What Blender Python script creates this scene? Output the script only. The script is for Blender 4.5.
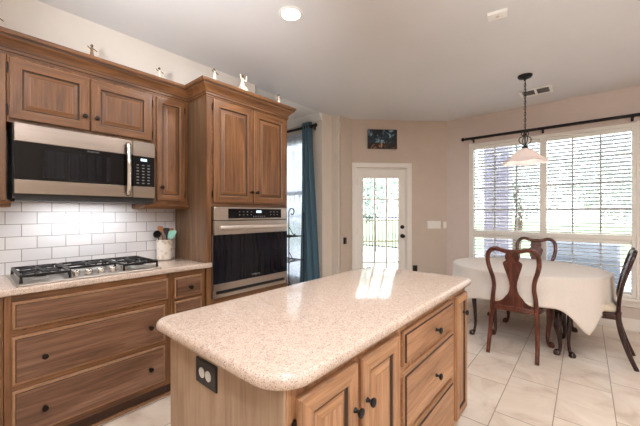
import bpy, bmesh, math, random
from mathutils import Vector, Matrix, Euler
random.seed(7)
PI = math.pi
scn = bpy.context.scene
C = scn.collection
for o in list(bpy.data.objects):
    bpy.data.objects.remove(o)

# ------------------------------------------------------------------ camera
cam_d = bpy.data.cameras.new('camera')
cam_d.sensor_width = 36.0
cam_d.lens = 312.0 / 640.0 * 36.0
cam_d.clip_start = 0.05
cam = bpy.data.objects.new('camera', cam_d)
C.objects.link(cam)
cam.location = (0, 0, 1.32)
cam.rotation_euler = (PI / 2, 0, math.radians(40.4))
scn.camera = cam

# ------------------------------------------------------------------ exposure
scn.view_settings.view_transform = 'Standard'
scn.view_settings.look = 'None'
scn.view_settings.gamma = 1.0
scn.view_settings.use_curve_mapping = False
scn.view_settings.exposure = 0.66
scn.cycles.use_denoising = True
scn.cycles.max_bounces = 10
scn.cycles.diffuse_bounces = 6
scn.cycles.glossy_bounces = 4
scn.cycles.transparent_max_bounces = 24
scn.cycles.sample_clamp_indirect = 6.0
scn.cycles.caustics_reflective = False
scn.cycles.caustics_refractive = False

# ------------------------------------------------------------------ sky
world = bpy.data.worlds.new('sky')
scn.world = world
world.use_nodes = True
wn = world.node_tree.nodes
wl = world.node_tree.links
wn.clear()
wo = wn.new('ShaderNodeOutputWorld')
wb = wn.new('ShaderNodeBackground')
wg = wn.new('ShaderNodeTexCoord')
ws = wn.new('ShaderNodeSeparateXYZ')
wr = wn.new('ShaderNodeValToRGB')
wr.color_ramp.elements[0].position = 0.0
wr.color_ramp.elements[0].color = (0.93, 0.96, 1.0, 1)
wr.color_ramp.elements[1].position = 0.7
wr.color_ramp.elements[1].color = (0.72, 0.85, 1.0, 1)
wl.new(wg.outputs['Generated'], ws.inputs[0])
wl.new(ws.outputs['Z'], wr.inputs[0])
wl.new(wr.outputs[0], wb.inputs[0])
wb.inputs[1].default_value = 3.3
wl.new(wb.outputs[0], wo.inputs[0])

# ------------------------------------------------------------------ sun and large lamps
def lamp(name, kind, loc, energy, color=(1, 1, 1), rot=(0, 0, 0), **kw):
    d = bpy.data.lights.new(name, kind)
    d.energy = energy
    d.color = color
    for k, v in kw.items():
        setattr(d, k, v)
    o = bpy.data.objects.new(name, d)
    C.objects.link(o)
    o.location = loc
    o.rotation_euler = rot
    return o

def aim(o, target):
    o.rotation_euler = (Vector(target) - o.location).to_track_quat('-Z', 'Y').to_euler()

sun = lamp('sun', 'SUN', (6, -3, 9), 5.0, (1.0, 0.95, 0.88), angle=0.01)
aim(sun, (-1.5, 2.5, 0))
CAN_COL = (1.0, 0.98, 0.96)
CAN_W = 9.0
CANS = [(-1.60, 1.56), (0.45, 1.56), (-1.60, -0.35), (0.45, -0.35), (-0.6, -2.0), (1.6, 3.2), (1.6, 0.4)]
flash = lamp('bounce_fill', 'SPOT', (-0.95, -0.1, 1.8), 120.0, (0.94, 0.97, 1.0), spot_size=math.radians(75), spot_blend=1.0, shadow_soft_size=0.12)
aim(flash, (-1.85, 0.8, 2.74))
room_fill = lamp('bounce_fill', 'SPOT', (0.25, -0.3, 1.75), 560.0, (0.94, 0.97, 1.0), spot_size=math.radians(120), spot_blend=1.0, shadow_soft_size=0.12)  # added fill spot bounced off the ceiling for soft frontal brightness
aim(room_fill, (0.5, 0.2, 2.74))

# ------------------------------------------------------------------ helpers
def S(r, g, b):
    f = lambda c: (c / 255 / 12.92) if c / 255 <= 0.04045 else ((c / 255 + 0.055) / 1.055) ** 2.4
    return (f(r), f(g), f(b), 1)

class N:
    def __init__(self, name):
        self.m = bpy.data.materials.new(name)
        self.m.use_nodes = True
        self.t = self.m.node_tree
        self.n = self.t.nodes
        self.l = self.t.links
        self.b = self.n['Principled BSDF']
        self.out = self.n['Material Output']
    def new(self, kind, **kw):
        x = self.n.new(kind)
        for k, v in kw.items():
            setattr(x, k, v)
        return x
    def link(self, a, b):
        self.l.new(a, b)
    def math(self, op, a, b=None):
        x = self.n.new('ShaderNodeMath')
        x.operation = op
        for i, v in enumerate((a, b)):
            if v is None:
                continue
            if isinstance(v, (int, float)):
                x.inputs[i].default_value = v
            else:
                self.l.new(v, x.inputs[i])
        return x.outputs[0]
    def ramp(self, fac, stops):
        x = self.n.new('ShaderNodeValToRGB')
        e = x.color_ramp.elements
        e[0].position, e[0].color = stops[0]
        e[1].position, e[1].color = stops[-1]
        for p, c in stops[1:-1]:
            k = e.new(p)
            k.color = c
        self.l.new(fac, x.inputs[0])
        return x.outputs[0]
    def mix(self, fac, a, b, mode='MIX'):
        x = self.n.new('ShaderNodeMix')
        x.data_type = 'RGBA'
        x.blend_type = mode
        for i, v in ((0, fac), (6, a), (7, b)):
            if isinstance(v, (int, float, tuple)):
                x.inputs[i].default_value = v
            else:
                self.l.new(v, x.inputs[i])
        return x.outputs[2]
    def noise(self, vec, scale, detail=4, rough=0.55, dist=0.0):
        x = self.n.new('ShaderNodeTexNoise')
        x.inputs['Scale'].default_value = scale
        x.inputs['Detail'].default_value = detail
        x.inputs['Roughness'].default_value = rough
        x.inputs['Distortion'].default_value = dist
        if vec is not None:
            self.l.new(vec, x.inputs['Vector'])
        return x.outputs[0]
    def obj(self, scale=(1, 1, 1), rand=True):
        tc = self.n.new('ShaderNodeTexCoord')
        mp = self.n.new('ShaderNodeMapping')
        mp.inputs['Scale'].default_value = scale
        src = tc.outputs['Object']
        if rand:
            oi = self.n.new('ShaderNodeObjectInfo')
            ml = self.n.new('ShaderNodeVectorMath')
            ml.operation = 'ADD'
            cb = self.n.new('ShaderNodeCombineXYZ')
            r = self.math('MULTIPLY', oi.outputs['Random'], 13.0)
            for i in range(3):
                self.l.new(r, cb.inputs[i])
            self.l.new(src, ml.inputs[0])
            self.l.new(cb.outputs[0], ml.inputs[1])
            src = ml.outputs[0]
        self.l.new(src, mp.inputs[0])
        return mp.outputs[0]
    def bump(self, h, strength=0.2, dist=0.002):
        x = self.n.new('ShaderNodeBump')
        x.inputs['Strength'].default_value = strength
        x.inputs['Distance'].default_value = dist
        self.l.new(h, x.inputs['Height'])
        self.l.new(x.outputs[0], self.b.inputs['Normal'])
    def set(self, **kw):
        for k, v in kw.items():
            self.b.inputs[k.replace('_', ' ')].default_value = v
        return self

def plain(name, col, rough=0.5, metal=0.0, var=0.06, scale=6.0, **kw):
    n = N(name)
    f = n.noise(n.obj(), scale, 3)
    lo = tuple(c * (1 - var) for c in col[:3]) + (1,)
    hi = tuple(min(1, c * (1 + var)) for c in col[:3]) + (1,)
    n.link(n.ramp(f, [(0.3, lo), (0.7, hi)]), n.b.inputs['Base Color'])
    n.set(Roughness=rough, Metallic=metal, **kw)
    return n.m

def wood(name, axis, c1, c2, c3, rough=0.42, fine_k=0.7):
    n = N(name)
    sc = [16.0, 16.0, 16.0]
    sc[axis] = 1.3
    v = n.obj(tuple(sc))
    a = n.noise(v, 1.0, 5, 0.6, 1.2)
    sc2 = [90.0, 90.0, 90.0]
    sc2[axis] = 4.0
    b = n.noise(n.obj(tuple(sc2)), 1.0, 3, 0.6, 0.3)
    col = n.ramp(a, [(0.28, c3), (0.48, c1), (0.72, c2)])
    fine = n.ramp(b, [(0.35, (0.50, 0.46, 0.43, 1)), (0.62, (1, 1, 1, 1))])
    n.link(n.mix(fine_k, col, fine, 'MULTIPLY'), n.b.inputs['Base Color'])
    n.set(Roughness=rough)
    n.bump(b, 0.15, 0.001)
    return n.m

M = {}
M['wood_v'] = wood('oak_upright_grain', 2, S(116, 76, 44), S(142, 98, 60), S(80, 50, 28))
M['wood_h'] = wood('oak_level_grain', 1, S(116, 76, 44), S(142, 98, 60), S(80, 50, 28))
M['wood_x'] = wood('oak_cross_grain', 0, S(116, 76, 44), S(142, 98, 60), S(80, 50, 28))
M['drawer_h'] = wood('weathered_oak', 1, S(116, 82, 60), S(146, 112, 90), S(84, 56, 38))
M['isl_v'] = wood('pale_oak_upright', 2, S(168, 124, 88), S(190, 148, 112), S(134, 94, 64))
M['isl_h'] = wood('pale_oak_level', 1, S(168, 124, 88), S(190, 148, 112), S(134, 94, 64))
M['isl_end'] = wood('grey_oak_panel', 2, S(160, 134, 110), S(172, 146, 122), S(142, 116, 92), 0.45, 0.35)
M['side'] = wood('grey_oak_side', 2, S(118, 90, 66), S(138, 110, 86), S(96, 72, 50), 0.45, 0.4)
M['glaze'] = plain('dark_glaze', S(58, 38, 25), 0.5, var=0.2, scale=20)
M['lip'] = plain('worn_lip', S(142, 104, 74), 0.45, var=0.15, scale=30)
M['toe_dark'] = plain('dark_toe_board', S(70, 46, 32), 0.6)  # dark brown board colour for the toe kicks
M['bronze'] = plain('oil_rubbed_bronze', S(38, 28, 24), 0.35, 0.7)
M['black'] = plain('black_iron', S(28, 26, 26), 0.45, 0.4)
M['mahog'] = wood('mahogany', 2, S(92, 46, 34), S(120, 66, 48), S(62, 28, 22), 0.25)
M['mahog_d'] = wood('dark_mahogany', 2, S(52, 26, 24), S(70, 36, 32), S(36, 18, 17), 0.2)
M['white'] = plain('white_paint', S(238, 234, 228), 0.4, var=0.02)
M['whitegloss'] = plain('white_plastic', S(240, 238, 232), 0.3, var=0.02)
M['ceil'] = plain('ceiling_paint', S(222, 221, 222), 0.9, var=0.02, scale=1.5)
M['ceilw'] = plain('window_lit_ceiling', S(240, 238, 234), 0.9, var=0.02)  # recess ceiling: window light painted in as a whiter tone
M['cream'] = plain('cream_wall_paint', S(220, 212, 203), 0.85, var=0.02)
M['tan'] = plain('tan_wall_paint', S(203, 188, 175), 0.85, var=0.02)
M['rose'] = plain('rose_beige_wall_paint', S(214, 201, 194), 0.85, var=0.02)
M['beige'] = plain('beige_wall_paint', S(214, 200, 184), 0.85, var=0.02)
M['pier'] = plain('ivory_wall_paint', S(220, 210, 198), 0.85, var=0.02)
M['seat'] = plain('cream_upholstery', S(214, 200, 178), 0.9, var=0.08, scale=60)
M['stone'] = plain('pale_resin', S(228, 214, 196), 0.7, var=0.1, scale=60)
M['hair'] = plain('brown_resin', S(92, 66, 46), 0.7, var=0.15, scale=60)
M['brassy'] = plain('antique_wire', S(128, 104, 80), 0.5, 0.3, scale=40)
M['brick'] = None
M['concrete'] = plain('patio_concrete', S(205, 200, 194), 0.9, var=0.08, scale=2)
M['bark'] = plain('bark', S(96, 78, 62), 0.9, var=0.2, scale=12)
M['cushion'] = plain('outdoor_fabric', S(122, 128, 138), 0.9, var=0.1)
M['aqua'] = plain('aqua_silicone', S(150, 212, 200), 0.5)
M['plasticblk'] = plain('black_nylon', S(30, 30, 32), 0.4)
M['spoonwood'] = plain('spoon_wood', S(166, 112, 72), 0.6, var=0.15, scale=30)
M['grey'] = plain('grey_plastic', S(190, 188, 184), 0.4)

def steel(name, col, rough, axis):
    n = N(name)
    sc = [220.0, 220.0, 220.0]
    sc[axis] = 2.0
    f = n.noise(n.obj(tuple(sc)), 1.0, 2)
    n.link(n.ramp(f, [(0.3, tuple(c * 0.9 for c in col[:3]) + (1,)), (0.7, col)]), n.b.inputs['Base Color'])
    n.set(Roughness=rough, Metallic=1.0)
    return n.m
M['steel'] = steel('brushed_steel', S(196, 188, 180), 0.3, 1)
M['steel_warm'] = steel('warm_brushed_steel', S(148, 136, 127), 0.27, 1)
M['white_steel'] = steel('pale_brushed_steel', S(236, 228, 220), 0.4, 1)
M['chrome'] = steel('polished_steel', S(225, 220, 214), 0.12, 1)
n = N('black_glass'); f = n.noise(n.obj(), 3.0, 2)
n.link(n.ramp(f, [(0.3, S(10, 10, 12)), (0.7, S(16, 15, 17))]), n.b.inputs['Base Color'])
n.set(Roughness=0.04, IOR=1.5, Specular_IOR_Level=0.22); M['blackglass'] = n.m
n = N('oven_window_glass'); f = n.noise(n.obj((1, 60, 1)), 1.0, 1)
n.link(n.ramp(f, [(0.35, S(14, 14, 18)), (0.65, S(26, 26, 32))]), n.b.inputs['Base Color'])
n.set(Roughness=0.05, IOR=1.5, Specular_IOR_Level=0.22); M['ovenglass'] = n.m
def glow(name, col, strength):
    n = N(name)
    f = n.noise(n.obj(), 4.0, 1)
    c = n.ramp(f, [(0.2, tuple(x * 0.95 for x in col[:3]) + (1,)), (0.8, col)])
    n.link(c, n.b.inputs['Base Color'])
    n.link(c, n.b.inputs['Emission Color'])
    n.b.inputs['Emission Strength'].default_value = strength
    return n.m
M['lens'] = glow('lamp_lens', (1.0, 0.95, 0.88, 1), 9.0)
M['display'] = glow('display_digits', (0.55, 0.8, 1.0, 1), 0.8)
M['mark'] = plain('printed_marks', S(118, 118, 122), 0.5)
M['bulb'] = glow('warm_bulb', (1.0, 0.94, 0.86, 1), 1.6)

# quartz counter
def quartz(name, base, rough):
    n = N(name)
    v = n.obj(rand=False)
    vo = n.new('ShaderNodeTexVoronoi'); vo.inputs['Scale'].default_value = 380.0
    n.link(v, vo.inputs['Vector'])
    cell = n.new('ShaderNodeSeparateColor'); n.link(vo.outputs['Color'], cell.inputs[0])
    col = n.ramp(cell.outputs[0], [(0.0, S(110, 88, 76)), (0.09, S(150, 124, 106)), (0.16, base), (0.62, base), (0.74, tuple(c * 0.88 for c in base[:3]) + (1,)), (0.9, S(214, 198, 184))])
    big = n.noise(v, 60.0, 3)
    n.link(n.mix(0.25, col, n.ramp(big, [(0.35, S(176, 152, 138)), (0.65, S(212, 196, 184))])), n.b.inputs['Base Color'])
    n.set(Roughness=rough)
    return n.m
M['quartz'] = quartz('speckled_beige_quartz', S(196, 176, 161), 0.08)

# floor tile
n = N('travertine_floor_tile')
g = n.new('ShaderNodeNewGeometry'); sp = n.new('ShaderNodeSeparateXYZ'); n.link(g.outputs['Position'], sp.inputs[0])
u = n.math('DIVIDE', n.math('ADD', sp.outputs[0], 0.157), 0.305)
r = n.math('FLOOR', u)
fu = n.math('SUBTRACT', u, r)
vv = n.math('DIVIDE', n.math('SUBTRACT', n.math('SUBTRACT', sp.outputs[1], 2.336), n.math('MULTIPLY', n.math('ADD', r, 1.0), 0.19)), 0.6)
fr = n.math('FLOOR', vv)
fv = n.math('SUBTRACT', vv, fr)
du = n.math('MULTIPLY', n.math('MINIMUM', fu, n.math('SUBTRACT', 1.0, fu)), 0.305)
dv = n.math('MULTIPLY', n.math('MINIMUM', fv, n.math('SUBTRACT', 1.0, fv)), 0.6)
grout = n.math('LESS_THAN', n.math('MINIMUM', du, dv), 0.0028)
cb = n.new('ShaderNodeCombineXYZ'); n.link(r, cb.inputs[0]); n.link(fr, cb.inputs[1])
wnz = n.new('ShaderNodeTexWhiteNoise'); n.link(cb.outputs[0], wnz.inputs['Vector'])
va = n.new('ShaderNodeVectorMath'); va.operation = 'ADD'; n.link(g.outputs['Position'], va.inputs[0])
vs = n.new('ShaderNodeVectorMath'); vs.operation = 'SCALE'; n.link(wnz.outputs['Color'], vs.inputs[0]); vs.inputs['Scale'].default_value = 30.0
n.link(vs.outputs[0], va.inputs[1])
ma = n.noise(va.outputs[0], 3.5, 6, 0.6, 1.0)
base = n.ramp(ma, [(0.25, S(190, 170, 150)), (0.45, S(222, 206, 190)), (0.75, S(238, 228, 216))])
tint = n.ramp(wnz.outputs['Value'], [(0.0, (0.93, 0.92, 0.90, 1)), (1.0, (1, 1, 1, 1))])
n.link(n.mix(grout, n.mix(1.0, base, tint, 'MULTIPLY'), S(150, 132, 116)), n.b.inputs['Base Color'])
n.set(Roughness=0.28)
M['floor'] = n.m

# subway tile
n = N('white_subway_tile')
g = n.new('ShaderNodeNewGeometry'); sp = n.new('ShaderNodeSeparateXYZ'); n.link(g.outputs['Position'], sp.inputs[0])
cb = n.new('ShaderNodeCombineXYZ')
n.link(n.math('ADD', sp.outputs[1], 20 * 0.151 - 0.286 + 0.0), cb.inputs[0]); n.link(n.math('ADD', sp.outputs[2], 0.036), cb.inputs[1])
bk = n.new('ShaderNodeTexBrick'); n.link(cb.outputs[0], bk.inputs['Vector'])
bk.offset = 0.5
bk.inputs['Scale'].default_value = 1.0
bk.inputs['Brick Width'].default_value = 0.151
bk.inputs['Row Height'].default_value = 0.0802
bk.inputs['Mortar Size'].default_value = 0.0022
bk.inputs['Mortar Smooth'].default_value = 0.1
bk.inputs['Color1'].default_value = S(232, 232, 234)
bk.inputs['Color2'].default_value = S(222, 222, 226)
bk.inputs['Mortar'].default_value = S(150, 148, 148)
n.link(bk.outputs['Color'], n.b.inputs['Base Color'])
n.set(Roughness=0.18)
M['subway'] = n.m

# outdoor brick, bluish shade painted into its colours
n = N('shaded_brick')
g = n.new('ShaderNodeNewGeometry'); sp = n.new('ShaderNodeSeparateXYZ'); n.link(g.outputs['Position'], sp.inputs[0])
cb = n.new('ShaderNodeCombineXYZ'); n.link(n.math('ADD', sp.outputs[0], sp.outputs[1]), cb.inputs[0]); n.link(sp.outputs[2], cb.inputs[1])
bk = n.new('ShaderNodeTexBrick'); n.link(cb.outputs[0], bk.inputs['Vector'])
bk.inputs['Scale'].default_value = 1.0
bk.inputs['Brick Width'].default_value = 0.2
bk.inputs['Row Height'].default_value = 0.07
bk.inputs['Mortar Size'].default_value = 0.006
bk.inputs['Color1'].default_value = S(128, 124, 140)
bk.inputs['Color2'].default_value = S(110, 106, 124)
bk.inputs['Mortar'].default_value = S(170, 165, 165)
n.link(bk.outputs['Color'], n.b.inputs['Base Color'])
M['brick'] = n.m

# foliage and grass
def leafy(name, c1, c2):
    n = N(name)
    f = n.noise(n.obj(), 3.0, 5)
    n.link(n.ramp(f, [(0.3, c1), (0.7, c2)]), n.b.inputs['Base Color'])
    n.set(Roughness=0.8)
    return n.m
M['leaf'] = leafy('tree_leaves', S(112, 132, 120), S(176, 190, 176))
M['pale_leaf'] = leafy('sunlit_tree_leaves', S(186, 196, 186), S(222, 226, 220))  # paler leaf copy, outdoor overexposure painted into the colour
M['lawn'] = leafy('lawn_grass', S(140, 158, 108), S(176, 186, 140))

# window pane: thin clear glass
n = N('clear_pane')
tr = n.new('ShaderNodeBsdfTransparent'); gl = n.new('ShaderNodeBsdfGlossy'); gl.inputs['Roughness'].default_value = 0.02
fz = n.new('ShaderNodeFresnel'); fz.inputs['IOR'].default_value = 1.3
nf = n.noise(n.obj(), 2.0, 1)
n.link(n.ramp(nf, [(0.3, (0.95, 0.97, 0.98, 1)), (0.7, (0.97, 0.98, 0.98, 1))]), tr.inputs[0])
mx = n.new('ShaderNodeMixShader'); n.link(fz.outputs[0], mx.inputs[0]); n.link(tr.outputs[0], mx.inputs[1]); n.link(gl.outputs[0], mx.inputs[2])
n.link(mx.outputs[0], n.out.inputs[0])
M['pane'] = n.m

# cloths
def fabric(name, c1, c2, trans=0.25, scale=(120, 120, 120)):
    n = N(name)
    f = n.noise(n.obj(scale), 1.0, 2)
    col = n.ramp(f, [(0.3, c1), (0.7, c2)])
    n.link(col, n.b.inputs['Base Color'])
    n.set(Roughness=0.9)
    if trans:
        tl = n.new('ShaderNodeBsdfTranslucent'); n.link(col, tl.inputs[0])
        mx = n.new('ShaderNodeMixShader'); mx.inputs[0].default_value = trans
        n.link(n.b.outputs[0], mx.inputs[1]); n.link(tl.outputs[0], mx.inputs[2]); n.link(mx.outputs[0], n.out.inputs[0])
    return n.m
M['cloth'] = fabric('cream_tablecloth', S(230, 222, 214), S(238, 231, 224), 0.1)
M['teal'] = fabric('teal_curtain', S(90, 122, 140), S(106, 138, 156), 0.25)
M['slat'] = fabric('white_slat', S(222, 224, 228), S(232, 233, 236), 0.05)
# lace
n = N('white_lace')
v = n.obj((9, 9, 6), False)
wa = n.noise(v, 1.0, 3, 0.6, 2.5)
pat = n.math('GREATER_THAN', n.math('ABSOLUTE', n.math('SUBTRACT', wa, 0.5)), 0.035)
tl = n.new('ShaderNodeBsdfTranslucent'); tl.inputs[0].default_value = S(206, 214, 230)
df = n.new('ShaderNodeBsdfDiffuse'); df.inputs[0].default_value = S(226, 231, 240)
m1 = n.new('ShaderNodeMixShader'); m1.inputs[0].default_value = 0.5
n.link(tl.outputs[0], m1.inputs[1]); n.link(df.outputs[0], m1.inputs[2])
tr = n.new('ShaderNodeBsdfTransparent')
m2 = n.new('ShaderNodeMixShader')
n.link(n.math('ADD', n.math('MULTIPLY', pat, -0.22), 1.0), m2.inputs[0])
n.link(tr.outputs[0], m2.inputs[1]); n.link(m1.outputs[0], m2.inputs[2]); n.link(m2.outputs[0], n.out.inputs[0])
M['lace'] = n.m
# alabaster shade
n = N('alabaster_glass')
f = n.noise(n.obj(), 9.0, 4, 0.6, 1.0)
c = n.ramp(f, [(0.3, S(226, 214, 210)), (0.7, S(240, 234, 232))])
n.link(c, n.b.inputs['Base Color']); n.set(Roughness=0.3)
tl = n.new('ShaderNodeBsdfTranslucent'); n.link(c, tl.inputs[0])
mx = n.new('ShaderNodeMixShader'); mx.inputs[0].default_value = 0.5
n.link(n.b.outputs[0], mx.inputs[1]); n.link(tl.outputs[0], mx.inputs[2]); n.link(mx.outputs[0], n.out.inputs[0])
M['shade'] = n.m
# picture: night landscape
n = N('night_landscape_print')
tc = n.new('ShaderNodeTexCoord'); sp = n.new('ShaderNodeSeparateXYZ'); n.link(tc.outputs['Object'], sp.inputs[0])
f = n.noise(tc.outputs['Object'], 9.0, 4, 0.6, 0.8)
sky = n.ramp(f, [(0.40, S(6, 12, 22)), (0.52, S(22, 50, 72)), (0.62, S(150, 180, 196))])
gr = n.ramp(f, [(0.42, S(10, 8, 10)), (0.54, S(60, 36, 28)), (0.64, S(190, 130, 96))])
n.link(n.mix(n.math('LESS_THAN', n.math('ADD', sp.outputs[2], n.math('MULTIPLY', f, 0.08)), -0.015), sky, gr), n.b.inputs['Base Color'])
n.set(Roughness=0.4)
M['print'] = n.m
# crock
n = N('embossed_white_glaze')
v = n.obj()
vo = n.new('ShaderNodeTexVoronoi'); vo.inputs['Scale'].default_value = 26.0; n.link(v, vo.inputs['Vector'])
n.link(n.ramp(vo.outputs['Distance'], [(0.1, S(196, 176, 152)), (0.5, S(232, 226, 218))]), n.b.inputs['Base Color'])
n.set(Roughness=0.3); n.bump(vo.outputs['Distance'], 0.5, 0.004)
M['crock'] = n.m

# ---- mesh helpers
def box(bm, x0, x1, y0, y1, z0, z1, mi=0):
    v = [bm.verts.new((x, y, z)) for z in (z0, z1) for y in (y0, y1) for x in (x0, x1)]
    for q in ((0, 2, 3, 1), (4, 5, 7, 6), (0, 1, 5, 4), (1, 3, 7, 5), (3, 2, 6, 7), (2, 0, 4, 6)):
        f = bm.faces.new([v[i] for i in q]); f.material_index = mi
    return v

def obox(bm, o, u, v, w, mi=0):
    """box from corner o along three vectors"""
    o, u, v, w = Vector(o), Vector(u), Vector(v), Vector(w)
    if u.cross(v).dot(w) < 0:
        u, v = v, u
    p = [bm.verts.new(o + a * u + b * v + c * w) for c in (0, 1) for b in (0, 1) for a in (0, 1)]
    for q in ((0, 2, 3, 1), (4, 5, 7, 6), (0, 1, 5, 4), (1, 3, 7, 5), (3, 2, 6, 7), (2, 0, 4, 6)):
        f = bm.faces.new([p[i] for i in q]); f.material_index = mi

def loft(bm, loops, mi=0, cap0=True, cap1=True, closed=False):
    rows = [[bm.verts.new(p) for p in lp] for lp in loops]
    n = len(rows[0])
    rng = range(len(rows)) if closed else range(len(rows) - 1)
    for i in rng:
        a, b = rows[i], rows[(i + 1) % len(rows)]
        for j in range(n):
            k = (j + 1) % n
            f = bm.faces.new((a[j], a[k], b[k], b[j])); f.material_index = mi
    if not closed:
        if cap0:
            f = bm.faces.new(list(reversed(rows[0]))); f.material_index = mi
        if cap1:
            f = bm.faces.new(rows[-1]); f.material_index = mi
    return rows

def sweep(bm, pts, rad, n=10, mi=0, power=None, closed=False, up=(0, 0, 1)):
    """tube along pts; rad is a number, or a list of numbers or (side, up) pairs"""
    pts = [Vector(p) for p in pts]
    m = len(pts)
    if not isinstance(rad, (list, tuple)):
        rad = [rad] * m
    loops = []
    ref = Vector(up)
    for i, p in enumerate(pts):
        if closed:
            t = (pts[(i + 1) % m] - pts[i - 1]).normalized()
        else:
            t = (pts[min(i + 1, m - 1)] - pts[max(i - 1, 0)]).normalized()
        a = ref - ref.dot(t) * t
        if a.length < 1e-4:
            a = Vector((1, 0, 0)) - Vector((1, 0, 0)).dot(t) * t
            if a.length < 1e-4:
                a = Vector((0, 1, 0))
        a.normalize()
        ref = a
        b = t.cross(a)
        r = rad[i] if isinstance(rad[i], (list, tuple)) else (rad[i], rad[i])
        lp = []
        for k in range(n):
            th = 2 * PI * k / n
            c, s = math.cos(th), math.sin(th)
            if power:
                c = math.copysign(abs(c) ** power, c); s = math.copysign(abs(s) ** power, s)
            lp.append(p + a * (r[1] * c) + b * (r[0] * s))
        loops.append(lp)
    loft(bm, loops, mi, closed=closed)

def smooth_pts(pts, k=5):
    """Catmull-Rom resample of tuples"""
    P = [tuple(p) for p in pts]
    out = []
    for i in range(len(P) - 1):
        p0, p1, p2, p3 = P[max(i - 1, 0)], P[i], P[i + 1], P[min(i + 2, len(P) - 1)]
        for j in range(k):
            t = j / k
            out.append(tuple(0.5 * (2 * b + (c - a) * t + (2 * a - 5 * b + 4 * c - d) * t * t + (3 * b - a - 3 * c + d) * t ** 3) for a, b, c, d in zip(p0, p1, p2, p3)))
    out.append(P[-1])
    return out

def lathe(bm, prof, loc=(0, 0, 0), n=24, mi=0, axis='z', sgn=1, cap=True):
    loops = []
    for r, h in prof:
        lp = []
        for k in range(n):
            th = 2 * PI * k / n
            a, b = r * math.cos(th), r * math.sin(th)
            if axis == 'z':
                p = (a, b, h)
            elif axis == 'x':
                p = (h * sgn, a, b) if sgn > 0 else (h * sgn, b, a)
            else:
                p = (b, h * sgn, a) if sgn > 0 else (a, h * sgn, b)
            lp.append((loc[0] + p[0], loc[1] + p[1], loc[2] + p[2]))
        loops.append(lp)
    loft(bm, loops, mi, cap, cap)

def ball(bm, c, r, mi=0, sx=1, sy=1, sz=1, n=14):
    loops = []
    for i in range(1, n // 2):
        ph = PI * i / (n // 2)
        loops.append([(c[0] + sx * r * math.sin(ph) * math.cos(2 * PI * k / n), c[1] + sy * r * math.sin(ph) * math.sin(2 * PI * k / n), c[2] - sz * r * math.cos(ph)) for k in range(n)])
    loft(bm, loops, mi)

def rings(bm, o, u, v, nrm, w, h, R):
    """nested rectangular rings: list of (inset, height, mat_pair); builds a front with frame and raised field"""
    o, u, v, nrm = Vector(o), Vector(u), Vector(v), Vector(nrm)
    prev = None
    for ins, ht, mats in R:
        q = [bm.verts.new(o + u * a + v * b + nrm * ht) for a, b in ((ins, ins), (w - ins, ins), (w - ins, h - ins), (ins, h - ins))]
        if prev:
            for j in range(4):
                k = (j + 1) % 4
                f = bm.faces.new((prev[j], prev[k], q[k], q[j])); f.material_index = mats[0] if j in (0, 2) else mats[1]
        else:
            f = bm.faces.new(list(reversed(q))); f.material_index = 0
        prev = q
    f = bm.faces.new(prev); f.material_index = R[-1][2][1]

WO = {}
def obj(name, bm, mats, parent=None, bevel=0.0, angle=35, subsurf=0, origin=None):
    bmesh.ops.recalc_face_normals(bm, faces=bm.faces)
    me = bpy.data.meshes.new(name)
    bm.to_mesh(me); bm.free()
    xs = [v.co for v in me.vertices]
    lo = Vector([min(c[i] for c in xs) for i in range(3)]); hi = Vector([max(c[i] for c in xs) for i in range(3)])
    org = Vector(origin) if origin is not None else Vector(((lo.x + hi.x) / 2, (lo.y + hi.y) / 2, (lo.z + hi.z) / 2 if parent else lo.z))
    me.transform(Matrix.Translation(-org))
    if not isinstance(mats, (list, tuple)):
        mats = [mats]
    for m in mats:
        me.materials.append(M[m])
    for p in me.polygons:
        p.use_smooth = True
    me.set_sharp_from_angle(angle=math.radians(angle))
    o = bpy.data.objects.new(name, me)
    C.objects.link(o)
    WO[o.name] = org
    if parent:
        o.parent = parent
        o.location = org - WO[parent.name]
    else:
        o.location = org
    if bevel:
        b = o.modifiers.new('edge', 'BEVEL'); b.width = bevel; b.segments = 2; b.limit_method = 'ANGLE'; b.angle_limit = math.radians(40)
    if subsurf:
        s = o.modifiers.new('sub', 'SUBSURF'); s.levels = subsurf; s.render_levels = subsurf
    return o

def B():
    return bmesh.new()

def tag(o, label, cat, group=None, kind=None):
    o['label'] = label
    o['category'] = cat
    if group:
        o['group'] = group
    if kind:
        o['kind'] = kind
    return o

def thing(name, loc, label=None, cat=None, group=None, kind=None):
    o = bpy.data.objects.new(name, None)
    o.empty_display_size = 0.1
    C.objects.link(o)
    o.location = loc
    WO[o.name] = Vector(loc)
    if label:
        tag(o, label, cat, group)
    if kind:
        o['kind'] = kind
    return o

def struct(name, bm, mats, **kw):
    o = obj(name, bm, mats, **kw)
    o['kind'] = 'structure'
    return o

def copy_tree(o, parent=None, loc=None, rot=None, label=None):
    c = o.copy()
    C.objects.link(c)
    if parent:
        c.parent = parent
    if loc is not None:
        c.location = loc
    if rot is not None:
        c.rotation_euler = rot
    if label:
        c['label'] = label
    for ch in o.children:
        copy_tree(ch, c)
    return c

# ------------------------------------------------------------------ room shell
CZ = 2.74
XL, YE = -2.79, 4.95
P1, P2 = Vector((-2.70, 3.92, 0)), Vector((-1.64, 4.95, 0))
D = (P2 - P1).normalized()
NW = Vector((D.y, -D.x, 0))           # faces the room
def W(s, off, z):
    p = P1 + D * s + NW * off
    return Vector((p.x, p.y, z))
WL = (P2 - P1).length

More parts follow.
